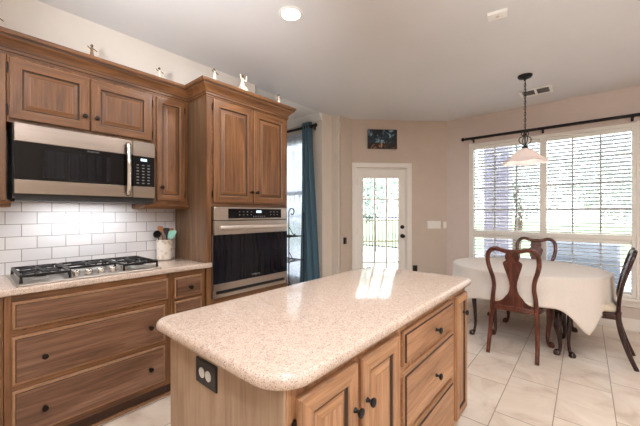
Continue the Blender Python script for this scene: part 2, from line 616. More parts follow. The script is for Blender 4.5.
bm = B(); box(bm, -5.2, 2.6, -3.2, 5.05, -0.1, 0.0); struct('floor', bm, 'floor')
bm = B(); box(bm, -2.85, 2.6, -3.2, 5.1, CZ, CZ + 0.1); struct('ceiling', bm, 'ceil')
bm = B(); box(bm, -5.2, -2.851, 2.0, 3.55, CZ, CZ + 0.1); struct('ceiling_recess', bm, 'ceilw')
bm = B(); box(bm, XL - 0.12, XL, -3.1, 2.166, 0, CZ); struct('wall_left', bm, 'cream')
bm = B(); box(bm, XL, XL + 0.008, -0.9, 1.279, 0.931, 1.86); struct('wall_backsplash', bm, 'subway')
# wall behind the oven tower return, closing the recess
bm = B(); box(bm, -5.2, XL - 0.121, 2.046, 2.166, 0, CZ); struct('wall_recess_near', bm, 'cream')
bm = B(); box(bm, -5.2, -5.08, 2.17, 3.4, 0, CZ); struct('wall_recess_side', bm, 'cream')
RX0, RX1, RZ0, RZ1 = -4.35, -3.08, 0.30, 2.45      # window in the recess
bm = B()
box(bm, -5.2, RX0, 3.40, 3.52, 0, CZ); box(bm, RX1, -2.971, 3.40, 3.52, 0, CZ)
box(bm, RX0, RX1, 3.40, 3.52, 0, RZ0); box(bm, RX0, RX1, 3.40, 3.52, RZ1, CZ)
struct('wall_recess', bm, 'pier')
bm = B(); box(bm, -2.97, -2.85, 3.40, 3.62, 0, CZ); box(bm, -2.97, -2.74, 3.621, 3.66, 0, CZ)
struct('wall_pier', bm, 'pier')
bm = B()
loft(bm, [[(-2.85, 3.661, z), (-2.72, 3.661, z), (-2.70, 3.92, z), (-2.80, 4.02, z)] for z in (0, CZ)])
struct('wall_return', bm, 'tan')
DS0, DS1, DZ = 0.062, 0.853, 2.005
bm = B()
T = -0.12
obox(bm, W(0, 0, 0), D * DS0, NW * T, (0, 0, CZ))
obox(bm, W(DS0, 0, DZ), D * (DS1 - DS0), NW * T, (0, 0, CZ - DZ))
obox(bm, W(DS1, 0, 0), D * (WL - DS1 + 0.05), NW * T, (0, 0, CZ))
struct('wall_corner', bm, 'tan')
WX0, WX1, WZ0, WZ1 = -1.30, 0.445, 0.36, 2.335      # big window
bm = B()
box(bm, -1.64, WX0, YE, YE + 0.14, 0, CZ); box(bm, WX1, 2.5, YE, YE + 0.14, 0, CZ)
box(bm, WX0, WX1, YE, YE + 0.14, 0, WZ0); box(bm, WX0, WX1, YE, YE + 0.14, WZ1, CZ)
struct('wall_end', bm, 'rose')
bm = B(); box(bm, 2.4, 2.52, -3.1, YE, 0, CZ); struct('wall_right', bm, 'beige')
bm = B(); box(bm, XL, 2.4, -3.12, -3.0, 0, CZ); struct('wall_back', bm, 'beige')
# baseboards
def bb_profile(h=0.13, t=0.016):
    return [(0, 0), (t, 0), (t, h * 0.72), (t * 0.6, h * 0.86), (t * 0.45, h), (0, h)]
bm = B()
loft(bm, [[(x, YE - a, b) for a, b in bb_profile()] for x in (-1.64, 2.4)])
struct('baseboard_end', bm, 'white')
bm = B()
loft(bm, [[W(s, a, b) for a, b in bb_profile()] for s in (0.93, WL - 0.005)])
struct('baseboard_corner', bm, 'white')
bm = B()
loft(bm, [[(-2.85 + a, y, b) for a, b in bb_profile()] for y in (3.42, 3.60)])
struct('baseboard_pier', bm, 'white')
# white crown band in the recess
bm = B()
loft(bm, [[(x, 3.399, 2.64), (x, 3.385, 2.64), (x, 3.34, 2.715), (x, 3.325, 2.739), (x, 3.399, 2.739)] for x in (-5.0, -2.852)])
struct('trim_1', bm, 'ceilw')

# ---- window_1: wide double window in the end wall
win = thing('window_1', (-0.43, YE, WZ0), kind='structure')
bm = B()
J = 0.045
ZR = 1.035                              # meeting rail
MX = -0.42                              # centre mullion
yo0, yo1 = YE + 0.001, YE + 0.12
box(bm, WX0, WX0 + J, yo0, yo1, WZ0, WZ1); box(bm, WX1 - J, WX1, yo0, yo1, WZ0, WZ1)
box(bm, WX0 + J, WX1 - J, yo0, yo1, WZ1 - 0.04, WZ1); box(bm, WX0 + J, WX1 - J, yo0, yo1, WZ0, WZ0 + 0.04)
box(bm, MX - 0.035, MX + 0.035, yo0, yo1, WZ0 + 0.04, WZ1 - 0.04)
for a, b in ((WX0 + J, MX - 0.035), (MX + 0.035, WX1 - J)):
    box(bm, a, b, YE + 0.005, yo1, ZR - 0.028, ZR + 0.028)
obj('window_frame', bm, 'white', win, bevel=0.003)
bm = B()
for a, b in ((WX0 + J, MX - 0.035), (MX + 0.035, WX1 - J)):
    for k in (1, 2):
        x = a + (b - a) * k / 3
        box(bm, x - 0.009, x + 0.009, YE + 0.085, YE + 0.105, WZ0 + 0.04, WZ1 - 0.04)
    for z in (1.36, 1.68, 2.0, 0.7):
        box(bm, a, b, YE + 0.086, YE + 0.104, z - 0.009, z + 0.009)
obj('muntin_grid', bm, 'white', win)
bm = B(); box(bm, WX0 + J, WX1 - J, YE + 0.093, YE + 0.097, WZ0 + 0.04, WZ1 - 0.04); obj('glass_pane', bm, 'pane', win)
bm = B(); box(bm, WX0 - 0.05, WX1 + 0.05, YE - 0.05, YE + 0.08, WZ0 - 0.03, WZ0 - 0.001); box(bm, WX0 - 0.03, WX1 + 0.03, YE - 0.018, YE - 0.001, WZ0 - 0.1, WZ0 - 0.031)
obj('window_sill', bm, 'white', win, bevel=0.004)
bm = B()
box(bm, WX0 - 0.012, WX0 + 0.012, YE - 0.012, YE - 0.0005, WZ0, WZ1 + 0.01); box(bm, WX1 - 0.012, WX1 + 0.012, YE - 0.012, YE - 0.0005, WZ0, WZ1 + 0.01)
obj('window_casing', bm, 'white', win, bevel=0.002)

# ---- window_2: window of the recess
w2 = thing('window_2', ((RX0 + RX1) / 2, 3.4, RZ0), kind='structure')
bm = B()
box(bm, RX0, RX0 + 0.05, 3.41, 3.51, RZ0, RZ1); box(bm, RX1 - 0.05, RX1, 3.41, 3.51, RZ0, RZ1)
box(bm, RX0 + 0.05, RX1 - 0.05, 3.41, 3.51, RZ0, RZ0 + 0.05); box(bm, RX0 + 0.05, RX1 - 0.05, 3.41, 3.51, RZ1 - 0.05, RZ1)
box(bm, RX0 + 0.05, RX1 - 0.05, 3.43, 3.50, 1.60, 1.65)
obj('window_frame', bm, 'white', w2, bevel=0.003)
bm = B(); box(bm, RX0 + 0.05, RX1 - 0.05, 3.462, 3.466, RZ0 + 0.05, RZ1 - 0.05); obj('glass_pane', bm, 'pane', w2)

# ---- door_1: glazed door in the corner wall
d1 = thing('door_1', W((DS0 + DS1) / 2, 0, 0), kind='structure')
bm = B()
def casing(bm, s0, s1, z0, z1):
    obox(bm, W(s0, 0.001, z0), D * (s1 - s0), NW * 0.018, (0, 0, z1 - z0))
    obox(bm, W(s0 + 0.008, 0.019, z0), D * max(s1 - s0 - 0.016, 0.01), NW * 0.006, (0, 0, z1 - z0 - (0.008 if s1 - s0 > 0.3 else 0)))
casing(bm, 0.0, 0.07, 0, 2.012); casing(bm, 0.845, 0.922, 0, 2.012); casing(bm, 0.0, 0.922, 2.013, 2.083)
obox(bm, W(0.0625, 0.0, 0), D * 0.014, NW * -0.11, (0, 0, 2.0)); obox(bm, W(0.8385, 0.0, 0), D * 0.014, NW * -0.11, (0, 0, 2.0)); obox(bm, W(0.077, 0.0, 1.99), D * 0.76, NW * -0.11, (0, 0, 0.014))
obj('door_casing', bm, 'white', d1, bevel=0.002)
bm = B()
S0, S1, G0, G1 = 0.079, 0.836, 0.170, 0.728
lo, th = -0.02, -0.042
obox(bm, W(S0 - 0.0015, lo, 0.003), D * (G0 - S0 + 0.0015), NW * th, (0, 0, 1.985)); obox(bm, W(G1, lo, 0.003), D * (S1 - G1 + 0.002), NW * th, (0, 0, 1.985))
obox(bm, W(G0, lo, 1.857), D * (G1 - G0), NW * th, (0, 0, 0.131)); obox(bm, W(G0, lo, 0.003), D * (G1 - G0), NW * th, (0, 0, 0.237))
# raised bead round the glass
for a, b, z0, z1 in ((G0 - 0.012, G0 + 0.006, 0.23, 1.869), (G1 - 0.006, G1 + 0.012, 0.23, 1.869)):
    obox(bm, W(a, lo + 0.007, z0), D * (b - a), NW * -0.0065, (0, 0, z1 - z0))
for z0, z1 in ((1.851, 1.869), (0.23, 0.248)):
    obox(bm, W(G0 + 0.006, lo + 0.007, z0), D * (G1 - G0 - 0.012), NW * -0.0065, (0, 0, z1 - z0))
leaf = obj('door_leaf', bm, 'white', d1, bevel=0.002)
bm = B()
for k in (1, 2):
    s = G0 + (G1 - G0) * k / 3
    obox(bm, W(s - 0.011, lo - 0.004, 0.24), D * 0.022, NW * -0.034, (0, 0, 1.617))
for k in range(1, 5):
    z = 0.24 + 1.617 * k / 5
    obox(bm, W(G0, lo - 0.005, z - 0.011), D * (G1 - G0), NW * -0.032, (0, 0, 0.022))
obj('muntin_grid', bm, 'white', leaf)
bm = B(); obox(bm, W(G0, lo - 0.019, 0.24), D * (G1 - G0), NW * -0.004, (0, 0, 1.617)); obj('glass_pane', bm, 'pane', leaf)
def disc_on_wall(bm, s, z, prof, mi=0):
    loops = []
    for r, h in prof:
        loops.append([W(s + r * math.cos(2 * PI * k / 20), h, z + r * math.sin(2 * PI * k / 20)) for k in range(20)])
    loft(bm, loops, mi)
bm = B(); disc_on_wall(bm, 0.785, 1.105, [(0.03, -0.0199), (0.03, -0.010), (0.026, -0.004), (0.014, -0.003), (0.014, 0.006), (0.004, 0.008)]); obj('deadbolt', bm, 'bronze', d1)
bm = B(); disc_on_wall(bm, 0.785, 0.967, [(0.032, -0.0199), (0.032, -0.012), (0.014, -0.008), (0.011, 0.014), (0.024, 0.022), (0.028, 0.036), (0.022, 0.048), (0.006, 0.052)]); obj('door_knob', bm, 'bronze', d1)
for z in (1.75, 1.0, 0.28):
    bm = B(); obox(bm, W(0.068, -0.019, z), D * 0.014, NW * 0.012, (0, 0, 0.09)); obj('hinge', bm, 'grey', d1)

# ------------------------------------------------------------------ outdoors
bm = B(); box(bm, -30, 30, 5.2, 60, -0.14, -0.06); box(bm, -30, -5.3, -10, 5.19, -0.14, -0.06); box(bm, -5.29, -2.98, 3.6, 5.19, -0.14, -0.06)
struct('ground', bm, 'lawn')
bm = B(); box(bm, -9, 5, 5.21, 11.5, -0.058, -0.04); struct('patio', bm, 'concrete')
bm = B(); box(bm, -1.46, -1.06, 6.5, 6.9, -0.04, 2.75); box(bm, -1.50, -1.02, 6.46, 6.94, 2.75, 2.85)
tag(obj('brick_column', bm, 'brick'), 'brick patio column standing outside the wide window', 'column')
def tree(x, y, h, r, label, leaf='leaf'):
    t = thing('tree', (x, y, -0.06), label, 'tree', 'trees beyond the patio')
    bm = B(); sweep(bm, smooth_pts([(x, y, -0.06), (x + 0.1, y, h * 0.3), (x - 0.05, y + 0.1, h * 0.62)], 4), [0.16, 0.15, 0.14, 0.13, 0.12, 0.11, 0.10, 0.09, 0.08], 8)
    obj('trunk', bm, 'bark', t)
    bm = B()
    for k in range(2600):
        a, b = random.uniform(0, 2 * PI), random.uniform(-1, 1)
        q = random.random() ** 0.4
        c = math.sqrt(1 - b * b)
        p = Vector((x + r * q * c * math.cos(a), y + r * q * c * math.sin(a), h * 0.62 + r * 0.85 * q * b))
        e = Euler((random.uniform(0, 6), random.uniform(0, 6), random.uniform(0, 6))).to_matrix()
        s = random.uniform(0.05, 0.11) * r / 1.6
        f = bm.faces.new([bm.verts.new(p + e @ Vector(w)) for w in ((-s, 0, 0), (0, -s * 0.5, 0), (s, 0, 0), (0, s * 0.5, 0))])
    obj('crown', bm, leaf, t)
for x, y, h, r, l in ((-8.7, 13.2, 3.9, 1.9, 'leafy garden tree seen through the glazed door'), (-6.6, 16.6, 4.4, 1.9, 'round tree farther back than the one beside it, seen through the door'),
                   (-1.9, 13.0, 4.0, 1.7, 'tree beyond the patio, behind the brick column'), (1.6, 14.5, 4.4, 2.2, 'tree beyond the patio, seen through the blinds of the wider pane')):
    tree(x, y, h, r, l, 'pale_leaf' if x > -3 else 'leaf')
t = thing('iron_fence', (-8, 9.6, -0.06), 'thin iron garden fence beyond the glazed door', 'fence')
bm = B(); box(bm, -13, -4.0, 9.58, 9.61, 1.15, 1.19); box(bm, -13, -4.0, 9.58, 9.61, 0.15, 0.19); obj('rail', bm, 'black', t)
bm = B()
for k in range(70):
    x = -12.9 + k * 0.128
    box(bm, x - 0.01, x + 0.01, 9.585, 9.605, -0.05, 1.3)
obj('pickets', bm, 'black', t)
def outdoor_seat(x, y, w, label):
    t = thing('outdoor_sofa', (x, y, -0.04), label, 'sofa', 'patio sofas')
    bm = B(); box(bm, x - w / 2, x + w / 2, y - 0.4, y + 0.4, 0.06, 0.3)
    for sx in (-1, 1):
        for sy in (-1, 1):
            box(bm, x + sx * (w / 2 - 0.06) - 0.03, x + sx * (w / 2 - 0.06) + 0.03, y + sy * 0.34 - 0.03, y + sy * 0.34 + 0.03, -0.04, 0.06)
    obj('frame', bm, 'grey', t, bevel=0.01)
    bm = B(); box(bm, x - w / 2 + 0.03, x + w / 2 - 0.03, y - 0.38, y + 0.36, 0.301, 0.46); obj('seat_cushion', bm, 'cushion', t, bevel=0.03)
    bm = B(); box(bm, x - w / 2, x + w / 2, y - 0.54, y - 0.401, 0.06, 0.86); obj('backrest', bm, 'cushion', t, bevel=0.04)
outdoor_seat(-0.15, 7.0, 1.1, 'grey blue outdoor sofa behind the blinds, next to the brick column')
outdoor_seat(1.25, 7.2, 1.3, 'grey blue outdoor sofa behind the blinds, away from the brick column')

# ------------------------------------------------------------------ cabinets
CM = ['wood_v', 'wood_h', 'glaze', 'lip']
IM = ['isl_v', 'isl_h', 'glaze', 'lip']
DM = ['wood_v', 'drawer_h', 'glaze', 'lip']
ST = 0.052
def door_rings(st=ST):
    return [(0, 0, (1, 0)), (0, 0.013, (1, 0)), (0.004, 0.019, (3, 3)), (0.010, 0.020, (1, 0)), (st - 0.004, 0.020, (1, 0)), (st, 0.017, (3, 3)), (st + 0.004, 0.010, (2, 2)), (st + 0.010, 0.009, (2, 2)), (st + 0.034, 0.017, (1, 0)), (st + 0.037, 0.018, (3, 3)), (st + 0.039, 0.018, (0, 0))]
def drawer_rings():
    return [(0, 0, (1, 1)), (0, 0.010, (1, 1)), (0.003, 0.013, (3, 3)), (0.013, 0.0135, (3, 3)), (0.016, 0.020, (2, 2)), (0.020, 0.021, (1, 1)), (0.022, 0.021, (1, 1))]
def knob_prof():
    return [(0.009, 0.0), (0.008, 0.004), (0.0055, 0.008), (0.0055, 0.014), (0.012, 0.018), (0.0155, 0.023), (0.0145, 0.028), (0.008, 0.031), (0.002, 0.0315)]
def knob(parent, x, y, z, sgn=1, mat='bronze'):
    bm = B(); lathe(bm, knob_prof(), (x, y, z), 16, 0, 'x', sgn); return obj('knob', bm, mat, parent, angle=50)
def front(name, parent, x, y0, y1, z0, z1, R, mats):
    """front facing +x"""
    bm = B(); rings(bm, (x, y0, z0), (0, 1, 0), (0, 0, 1), (1, 0, 0), y1 - y0, z1 - z0, R)
    return obj(name, bm, mats, parent, angle=20)
def hinge(parent, x, y, z):
    bm = B(); box(bm, x, x + 0.008, y - 0.005, y + 0.005, z - 0.022, z + 0.022); ball(bm, (x + 0.006, y, z + 0.027), 0.005, n=8); ball(bm, (x + 0.006, y, z - 0.027), 0.005, n=8)
    return obj('hinge', bm, 'bronze', parent)

XB = -2.262          # face frames of the base cabinets
def base_cabinet(y0, y1, label, fronts, toe=True):
    t = thing('base_cabinet', (-2.52, (y0 + y1) / 2, 0), label, 'cabinet', 'base cabinets along the cooktop wall')
    bm = B(); box(bm, XL + 0.001, XB, y0, y1, 0.102, 0.892); obj('body', bm, 'wood_v', t, bevel=0.002)
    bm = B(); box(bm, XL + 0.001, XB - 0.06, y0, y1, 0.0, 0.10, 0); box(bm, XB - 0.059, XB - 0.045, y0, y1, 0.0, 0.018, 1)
    obj('toe_kick', bm, ['toe_dark', 'lip'], t)
    bands = [(0.103, 0.14), (0.396, 0.422), (0.682, 0.70), (0.858, 0.891)] if len(fronts) == 3 else [(0.103, 0.14), (0.858, 0.891)]
    for c, d in bands:
        bm = B(); box(bm, XB + 0.0002, XB + 0.0012, y0 + 0.026, y1 - 0.026, c, d)
        obj('rail', bm, 'wood_h', t)
    for a, b, c, d, ks, kind in fronts:
        R = drawer_rings() if kind == 'drawer' else door_rings()
        f = front('drawer_front' if kind == 'drawer' else 'door', t, XB + 0.0005, a, b, c, d, R, DM if kind == 'drawer' else CM)
        for ky, kz in ks:
            knob(f, XB + 0.0215, ky, kz)
    return t
base_cabinet(-0.72, 0.165, 'oak base cabinet cut off by the frame edge beside the cooktop drawers', [(-0.68, -0.28, 0.145, 0.855, [(-0.31, 0.7)], 'door'), (-0.26, 0.137, 0.145, 0.855, [(-0.23, 0.7)], 'door')])
base_cabinet(0.167, 1.004, 'wide weathered oak cabinet of three deep drawers under the gas cooktop',
             [(0.195, 0.985, 0.712, 0.856, [], 'drawer'), (0.195, 0.965, 0.424, 0.676, [(0.322, 0.546), (0.862, 0.546)], 'drawer'), (0.195, 0.965, 0.142, 0.394, [(0.322, 0.265), (0.862, 0.265)], 'drawer')])
base_cabinet(1.006, 1.276, 'narrow oak drawer cabinet between the cooktop drawers and the oven tower',
             [(1.030, 1.240, 0.702, 0.852, [(1.142, 0.772)], 'drawer'), (1.030, 1.240, 0.424, 0.680, [(1.142, 0.55)], 'drawer'), (1.030, 1.240, 0.142, 0.402, [(1.142, 0.27)], 'drawer')])

def slab(bm, x0, x1, y0, y1, z0, z1, rads, nose=0.012, mi=0, seg=8):
    """counter slab with rounded plan corners rads = (x0y0, x1y0, x1y1, x0y1) and rounded edges"""
    def outline(ins, z):
        pts = []
        for (cx, cy, r, a0) in ((x0, y0, rads[0], PI), (x1, y0, rads[1], 1.5 * PI), (x1, y1, rads[2], 0), (x0, y1, rads[3], 0.5 * PI)):
            r = max(r, nose + 0.001)
            ox = cx + r if cx == x0 else cx - r
            oy = cy + r if cy == y0 else cy - r
            for k in range(seg + 1):
                a = a0 + 0.5 * PI * k / seg
                pts.append((ox + (r - ins) * math.cos(a), oy + (r - ins) * math.sin(a), z))
        return pts
    lp = []
    for k in range(5):
        a = 0.5 * PI * k / 4
        lp.append(outline(nose * (1 - math.sin(a)), z0 + nose * (1 - math.cos(a))))
    for k in range(5):
        a = 0.5 * PI * k / 4
        lp.append(outline(nose * (1 - math.cos(a)), z1 - nose * (1 - math.sin(a))))
    loft(bm, lp, mi)

bm = B(); slab(bm, XL + 0.009, -2.235, -0.72, 1.279, 0.893, 0.930, (0, 0, 0.01, 0), 0.010)
slab(bm, -2.2515, -2.2352, 1.20, 1.322, 0.8932, 0.9298, (0.004, 0.004, 0.008, 0.008), 0.003)
tag(obj('kitchen_countertop', bm, 'quartz'), 'long speckled beige countertop running along the white tile backsplash', 'countertop')

# ---- upper cabinets
XU = -2.535
def crown_prof(depth, z0, z1):
    h = z1 - z0
    return [(0.0, 0.0), (0.006, 0.0), (0.006, 0.08), (0.013, 0.12), (0.015, 0.20), (0.012, 0.24), (0.014, 0.30), (0.022, 0.40), (0.038, 0.52), (0.060, 0.62), (0.072, 0.70), (0.074, 0.78), (0.082, 0.80), (0.088, 0.88), (0.088, 1.0), (0.0, 1.0)]
def crown(bm, path, z0, z1, scale=1.0, mi=0, mitre_start=False, mitre_end=False):
    """crown moulding along plan points, mitred; outward is to the right of travel"""
    pr = crown_prof(0, z0, z1)
    loops = []
    m = len(path)
    for i, p in enumerate(path):
        p = Vector((p[0], p[1], 0))
        dirs = []
        if i > 0:
            dirs.append((p - Vector((path[i - 1][0], path[i - 1][1], 0))).normalized())
        if i < m - 1:
            dirs.append((Vector((path[i + 1][0], path[i + 1][1], 0)) - p).normalized())
        ns = [Vector((d.y, -d.x, 0)) for d in dirs]
        nn = sum(ns, Vector()) / len(ns)
        nn = nn / nn.dot(ns[0])
        loops.append([p + nn * (a * scale) + Vector((0, 0, z0 + (z1 - z0) * b)) for a, b in pr])
    if mitre_end:
        loops[-1] = [Vector((q.x, q.y - aa * scale, q.z)) for q, (aa, b) in zip(loops[-1], pr)]
    if mitre_start:
        loops[0] = [Vector((q.x + aa * scale, q.y, q.z)) for q, (aa, b) in zip(loops[0], pr)]
    n0 = len(bm.faces)
    loft(bm, loops, mi)
    bm.faces.ensure_lookup_table()
    k = len(pr)
    for i in range(n0, len(bm.faces) - 2):
        if (i - n0) % k in (2, 5, 10):
            bm.faces[i].material_index = mi + 1

def wall_cabinet(y0, y1, z0, z1, label, doors, rail=None, name='wall_cabinet'):
    t = thing(name, (-2.66, (y0 + y1) / 2, z0), label, 'cabinet', 'wall cabinets over the cooktop')
    bm = B(); box(bm, XL + 0.0085, XU, y0, y1, z0, z1); obj('body', bm, 'wood_v', t, bevel=0.002)
    for a, b, c, d, ky, kz, hy in doors:
        f = front('door', t, XU + 0.0005, a, b, c, d, door_rings(0.055 if b - a > 0.25 else 0.042), CM)
        if ky:
            knob(f, XU + 0.0205, ky, kz)
        for hz in (c + 0.05, d - 0.06):
            hinge(f, XU + 0.001, hy, hz)
    if rail:
        bm = B()
        a, b = rail
        loft(bm, [[(XL + 0.0085, y, z0 - 0.038), (XU + 0.004, y, z0 - 0.038), (XU + 0.004, y, z0 - 0.030), (XU + 0.022, y, z0 - 0.022), (XU + 0.026, y, z0 - 0.008), (XU + 0.012, y, z0 - 0.0005), (XL + 0.0085, y, z0 - 0.0005)] for y in (a, b)])
        obj('light_rail', bm, 'wood_h', t)
    return t
ZU = 2.262
wall_cabinet(-0.62, 0.196, 1.392, ZU, 'tall oak wall cabinet cut off by the frame edge beside the microwave', [(-0.60, -0.215, 1.42, 2.225, -0.245, 1.47, -0.605), (-0.205, 0.158, 1.42, 2.225, -0.17, 1.47, 0.163)], (-0.62, 0.215))
wall_cabinet(0.198, 0.994, 1.846, ZU, 'short oak wall cabinet with two doors above the microwave', [(0.207, 0.589, 1.868, 2.218, 0.560, 1.955, 0.201), (0.597, 0.982, 1.868, 2.218, 0.626, 1.955, 0.988)])
wall_cabinet(0.996, 1.272, 1.392, ZU, 'narrow oak wall cabinet between the microwave and the oven tower', [(1.018, 1.236, 1.418, 2.220, 1.048, 1.52, 1.241)], (0.93, 1.272))
bm = B(); crown(bm, [(XU + 0.0008, -0.66), (XU + 0.0008, 1.2795)], 2.236, 2.356, 0.75, mitre_end=True)
# travel in +y has outward on +x
tag(obj('crown_moulding', bm, ['wood_h', 'glaze']), 'stepped oak crown moulding along the top of the wall cabinets above the microwave', 'moulding')

# ---- oven tower
XT = -2.252
TY0, TY1 = 1.280, 2.140
tw = thing('oven_tower', (-2.52, (TY0 + TY1) / 2, 0), 'tall oak oven tower cabinet with two upper doors and crown', 'cabinet')
bm = B()
box(bm, XL + 0.009, XT - 0.02, TY0, TY0 + 0.02, 0.0, 2.262, 1); box(bm, XL + 0.009, XT - 0.02, TY1 - 0.02, TY1, 0.0, 2.262, 1)
box(bm, XL + 0.009, XT - 0.02, TY0 + 0.0201, TY1 - 0.0201, 0.1, 0.62, 1); box(bm, XL + 0.009, XT - 0.02, TY0 + 0.0201, TY1 - 0.0201, 1.38, 2.262, 1)
box(bm, XT - 0.0199, XT, TY0, TY0 + 0.042, 0, 2.262, 0); box(bm, XT - 0.0199, XT, TY1 - 0.03, TY1, 0, 2.262, 0)
box(bm, XT - 0.0199, XT, TY0 + 0.0421, TY1 - 0.0301, 1.372, 2.262, 2); box(bm, XT - 0.0199, XT, TY0 + 0.0421, TY1 - 0.0301, 0.0, 0.634, 2)
obj('body', bm, ['wood_v', 'side', 'wood_h'], tw)
for a, b, ky, hy in ((1.334, 1.714, 1.690, 1.328), (1.724, 2.106, 1.750, 2.112)):
    f = front('door', tw, XT + 0.0005, a, b, 1.402, 2.226, door_rings(0.058), CM)
    knob(f, XT + 0.0205, ky, 1.50)
    for hz in (1.47, 2.16):
        hinge(f, XT + 0.001, hy, hz)
f = front('drawer_front', tw, XT + 0.0005, 1.334, 2.106, 0.15, 0.58, drawer_rings(), DM)
knob(f, XT + 0.0215, 1.72, 0.4)
bm = B(); crown(bm, [(XU + 0.0015, TY0 - 0.0005), (XT + 0.0005, TY0 - 0.0005), (XT + 0.0005, TY1 + 0.0005), (XL + 0.01, TY1 + 0.0005)], 2.236, 2.356, 0.75, mitre_start=True)
obj('crown', bm, ['wood_h', 'glaze'], tw)
bm = B(); box(bm, XL + 0.009, XT, TY0 + 0.001, TY1 - 0.001, 2.3, 2.352); obj('top_board', bm, 'wood_h', tw)

# ---- wall oven
ov = thing('wall_oven', (-2.4, 1.72, 0.64), 'black glass and steel wall oven built into the tower', 'oven')
OY0, OY1 = 1.326, 2.106
bm = B(); box(bm, -2.72, XT - 0.021, OY0 + 0.01, OY1 - 0.01, 0.65, 1.365); box(bm, XT + 0.001, XT + 0.008, OY0 - 0.004, OY1 + 0.002, 0.640, 1.370, 0); obj('body', bm, 'plasticblk', ov)
XO = XT + 0.0085
bm = B(); box(bm, XO, XO + 0.026, OY0, OY1, 1.262, 1.368); obj('control_fascia', bm, 'steel', ov, bevel=0.003)
bm = B(); box(bm, XO + 0.0262, XO + 0.0285, 1.452, 2.03, 1.276, 1.356, 0)
cp = obj('control_panel', bm, 'blackglass', ov)
bm = B(); box(bm, XO + 0.0287, XO + 0.0292, 1.735, 1.79, 1.322, 1.342); obj('display', bm, 'display', cp)
for gy in (1.56, 1.60, 1.64, 1.68, 1.90, 1.94, 1.98):
    for gz in (1.305, 1.33):
        bm = B(); box(bm, XO + 0.0287, XO + 0.029, gy - 0.006, gy + 0.006, gz - 0.003, gz + 0.003); obj('key', bm, 'mark', cp)
for k in range(6):
    bm = B(); box(bm, XO + 0.0287, XO + 0.029, 1.70 + k * 0.024, 1.712 + k * 0.024, 1.288, 1.294); obj('key', bm, 'mark', cp)
bm = B()
box(bm, XO, XO + 0.03, OY0, OY1, 1.145, 1.255); box(bm, XO, XO + 0.03, OY0, OY1, 0.700, 0.755)
box(bm, XO, XO + 0.003, OY0, OY0 + 0.02, 0.7551, 1.1449); box(bm, XO, XO + 0.003, OY1 - 0.02, OY1, 0.7551, 1.1449)
dr = obj('door', bm, 'steel', ov, bevel=0.003)
bm = B(); box(bm, XO + 0.004, XO + 0.031, OY0 + 0.001, OY1 - 0.001, 0.757, 1.143); obj('door_glass', bm, 'ovenglass', dr)
bm = B()
sweep(bm, [(XO + 0.064, OY0 + 0.03, 1.203), (XO + 0.066, OY0 + 0.06, 1.203), (XO + 0.066, OY1 - 0.06, 1.203), (XO + 0.064, OY1 - 0.03, 1.203)], [(0.012, 0.015), (0.013, 0.017), (0.013, 0.017), (0.012, 0.015)], 14)
for y in (OY0 + 0.06, OY1 - 0.06):
    sweep(bm, [(XO + 0.0302, y, 1.203), (XO + 0.055, y, 1.203)], 0.01, 10)
obj('handle', bm, 'white_steel', dr)
bm = B(); box(bm, XO, XO + 0.012, OY0, OY1, 0.640, 0.668, 0); box(bm, XO, XO + 0.004, OY0 + 0.02, OY1 - 0.02, 0.669, 0.697, 1)
box(bm, XO, XO + 0.02, OY0, OY0 + 0.02, 0.6685, 0.699, 0); box(bm, XO, XO + 0.02, OY1 - 0.02, OY1, 0.6685, 0.699, 0)
obj('bottom_vent', bm, ['steel', 'plasticblk'], ov)

def lettering(text, loc, size, mat, parent, name='logo_lettering'):
    cu = bpy.data.curves.new(name, 'FONT')
    cu.body = text; cu.size = size; cu.extrude = 0.0003; cu.align_x = 'CENTER'; cu.align_y = 'CENTER'
    tmp = bpy.data.objects.new('tmp', cu)
    C.objects.link(tmp)
    me = bpy.data.meshes.new_from_object(tmp.evaluated_get(bpy.context.evaluated_depsgraph_get()))
    bpy.data.objects.remove(tmp)
    bpy.data.curves.remove(cu)
    me.materials.clear(); me.materials.append(M[mat])
    o = bpy.data.objects.new(name, me)
    C.objects.link(o)
    o.parent = parent
    o.rotation_euler = (PI / 2, 0, PI / 2)
    o.location = Vector(loc) - WO[parent.name]
    return o
lettering('FRIGIDAIRE', (XO + 0.0314, 1.73, 0.785), 0.018, 'mark', dr)

# ---- microwave
MY0, MY1 = 0.220, 0.986
mw = thing('microwave', (-2.62, 0.6, 1.40), 'steel over-range microwave with black glass door under the short cabinet', 'microwave')
XM = -2.512
bm = B(); box(bm, XL + 0.0085, XM, MY0, MY1, 1.405, 1.842); box(bm, XL + 0.0085, XM + 0.02, MY0 + 0.01, MY1 - 0.01, 1.392, 1.404); obj('body', bm, 'plasticblk', mw)
PY = 0.838
bm = B()
box(bm, XM + 0.0005, XM + 0.035, MY0 + 0.003, PY - 0.003, 1.432, 1.515); box(bm, XM + 0.0005, XM + 0.035, MY0 + 0.003, PY - 0.003, 1.735, 1.840)
dr = obj('door', bm, 'steel_warm', mw, bevel=0.003)
bm = B(); box(bm, XM + 0.0005, XM + 0.034, MY0 + 0.003, PY - 0.003, 1.5155, 1.7345); obj('door_glass', bm, 'blackglass', dr, bevel=0.002)
bm = B(); box(bm, XM + 0.0342, XM + 0.0346, 0.345, 0.70, 1.535, 1.70); obj('door_window', bm, 'ovenglass', dr)
bm = B()
hp = smooth_pts([(XM + 0.036, 0.805, 1.815), (XM + 0.06, 0.803, 1.795), (XM + 0.068, 0.802, 1.70), (XM + 0.070, 0.802, 1.63), (XM + 0.068, 0.802, 1.56), (XM + 0.06, 0.803, 1.47), (XM + 0.036, 0.805, 1.45)], 5)
sweep(bm, hp, [(0.014, 0.009)] * len(hp), 14, up=(1, 0, 0)); obj('handle', bm, 'chrome', dr)
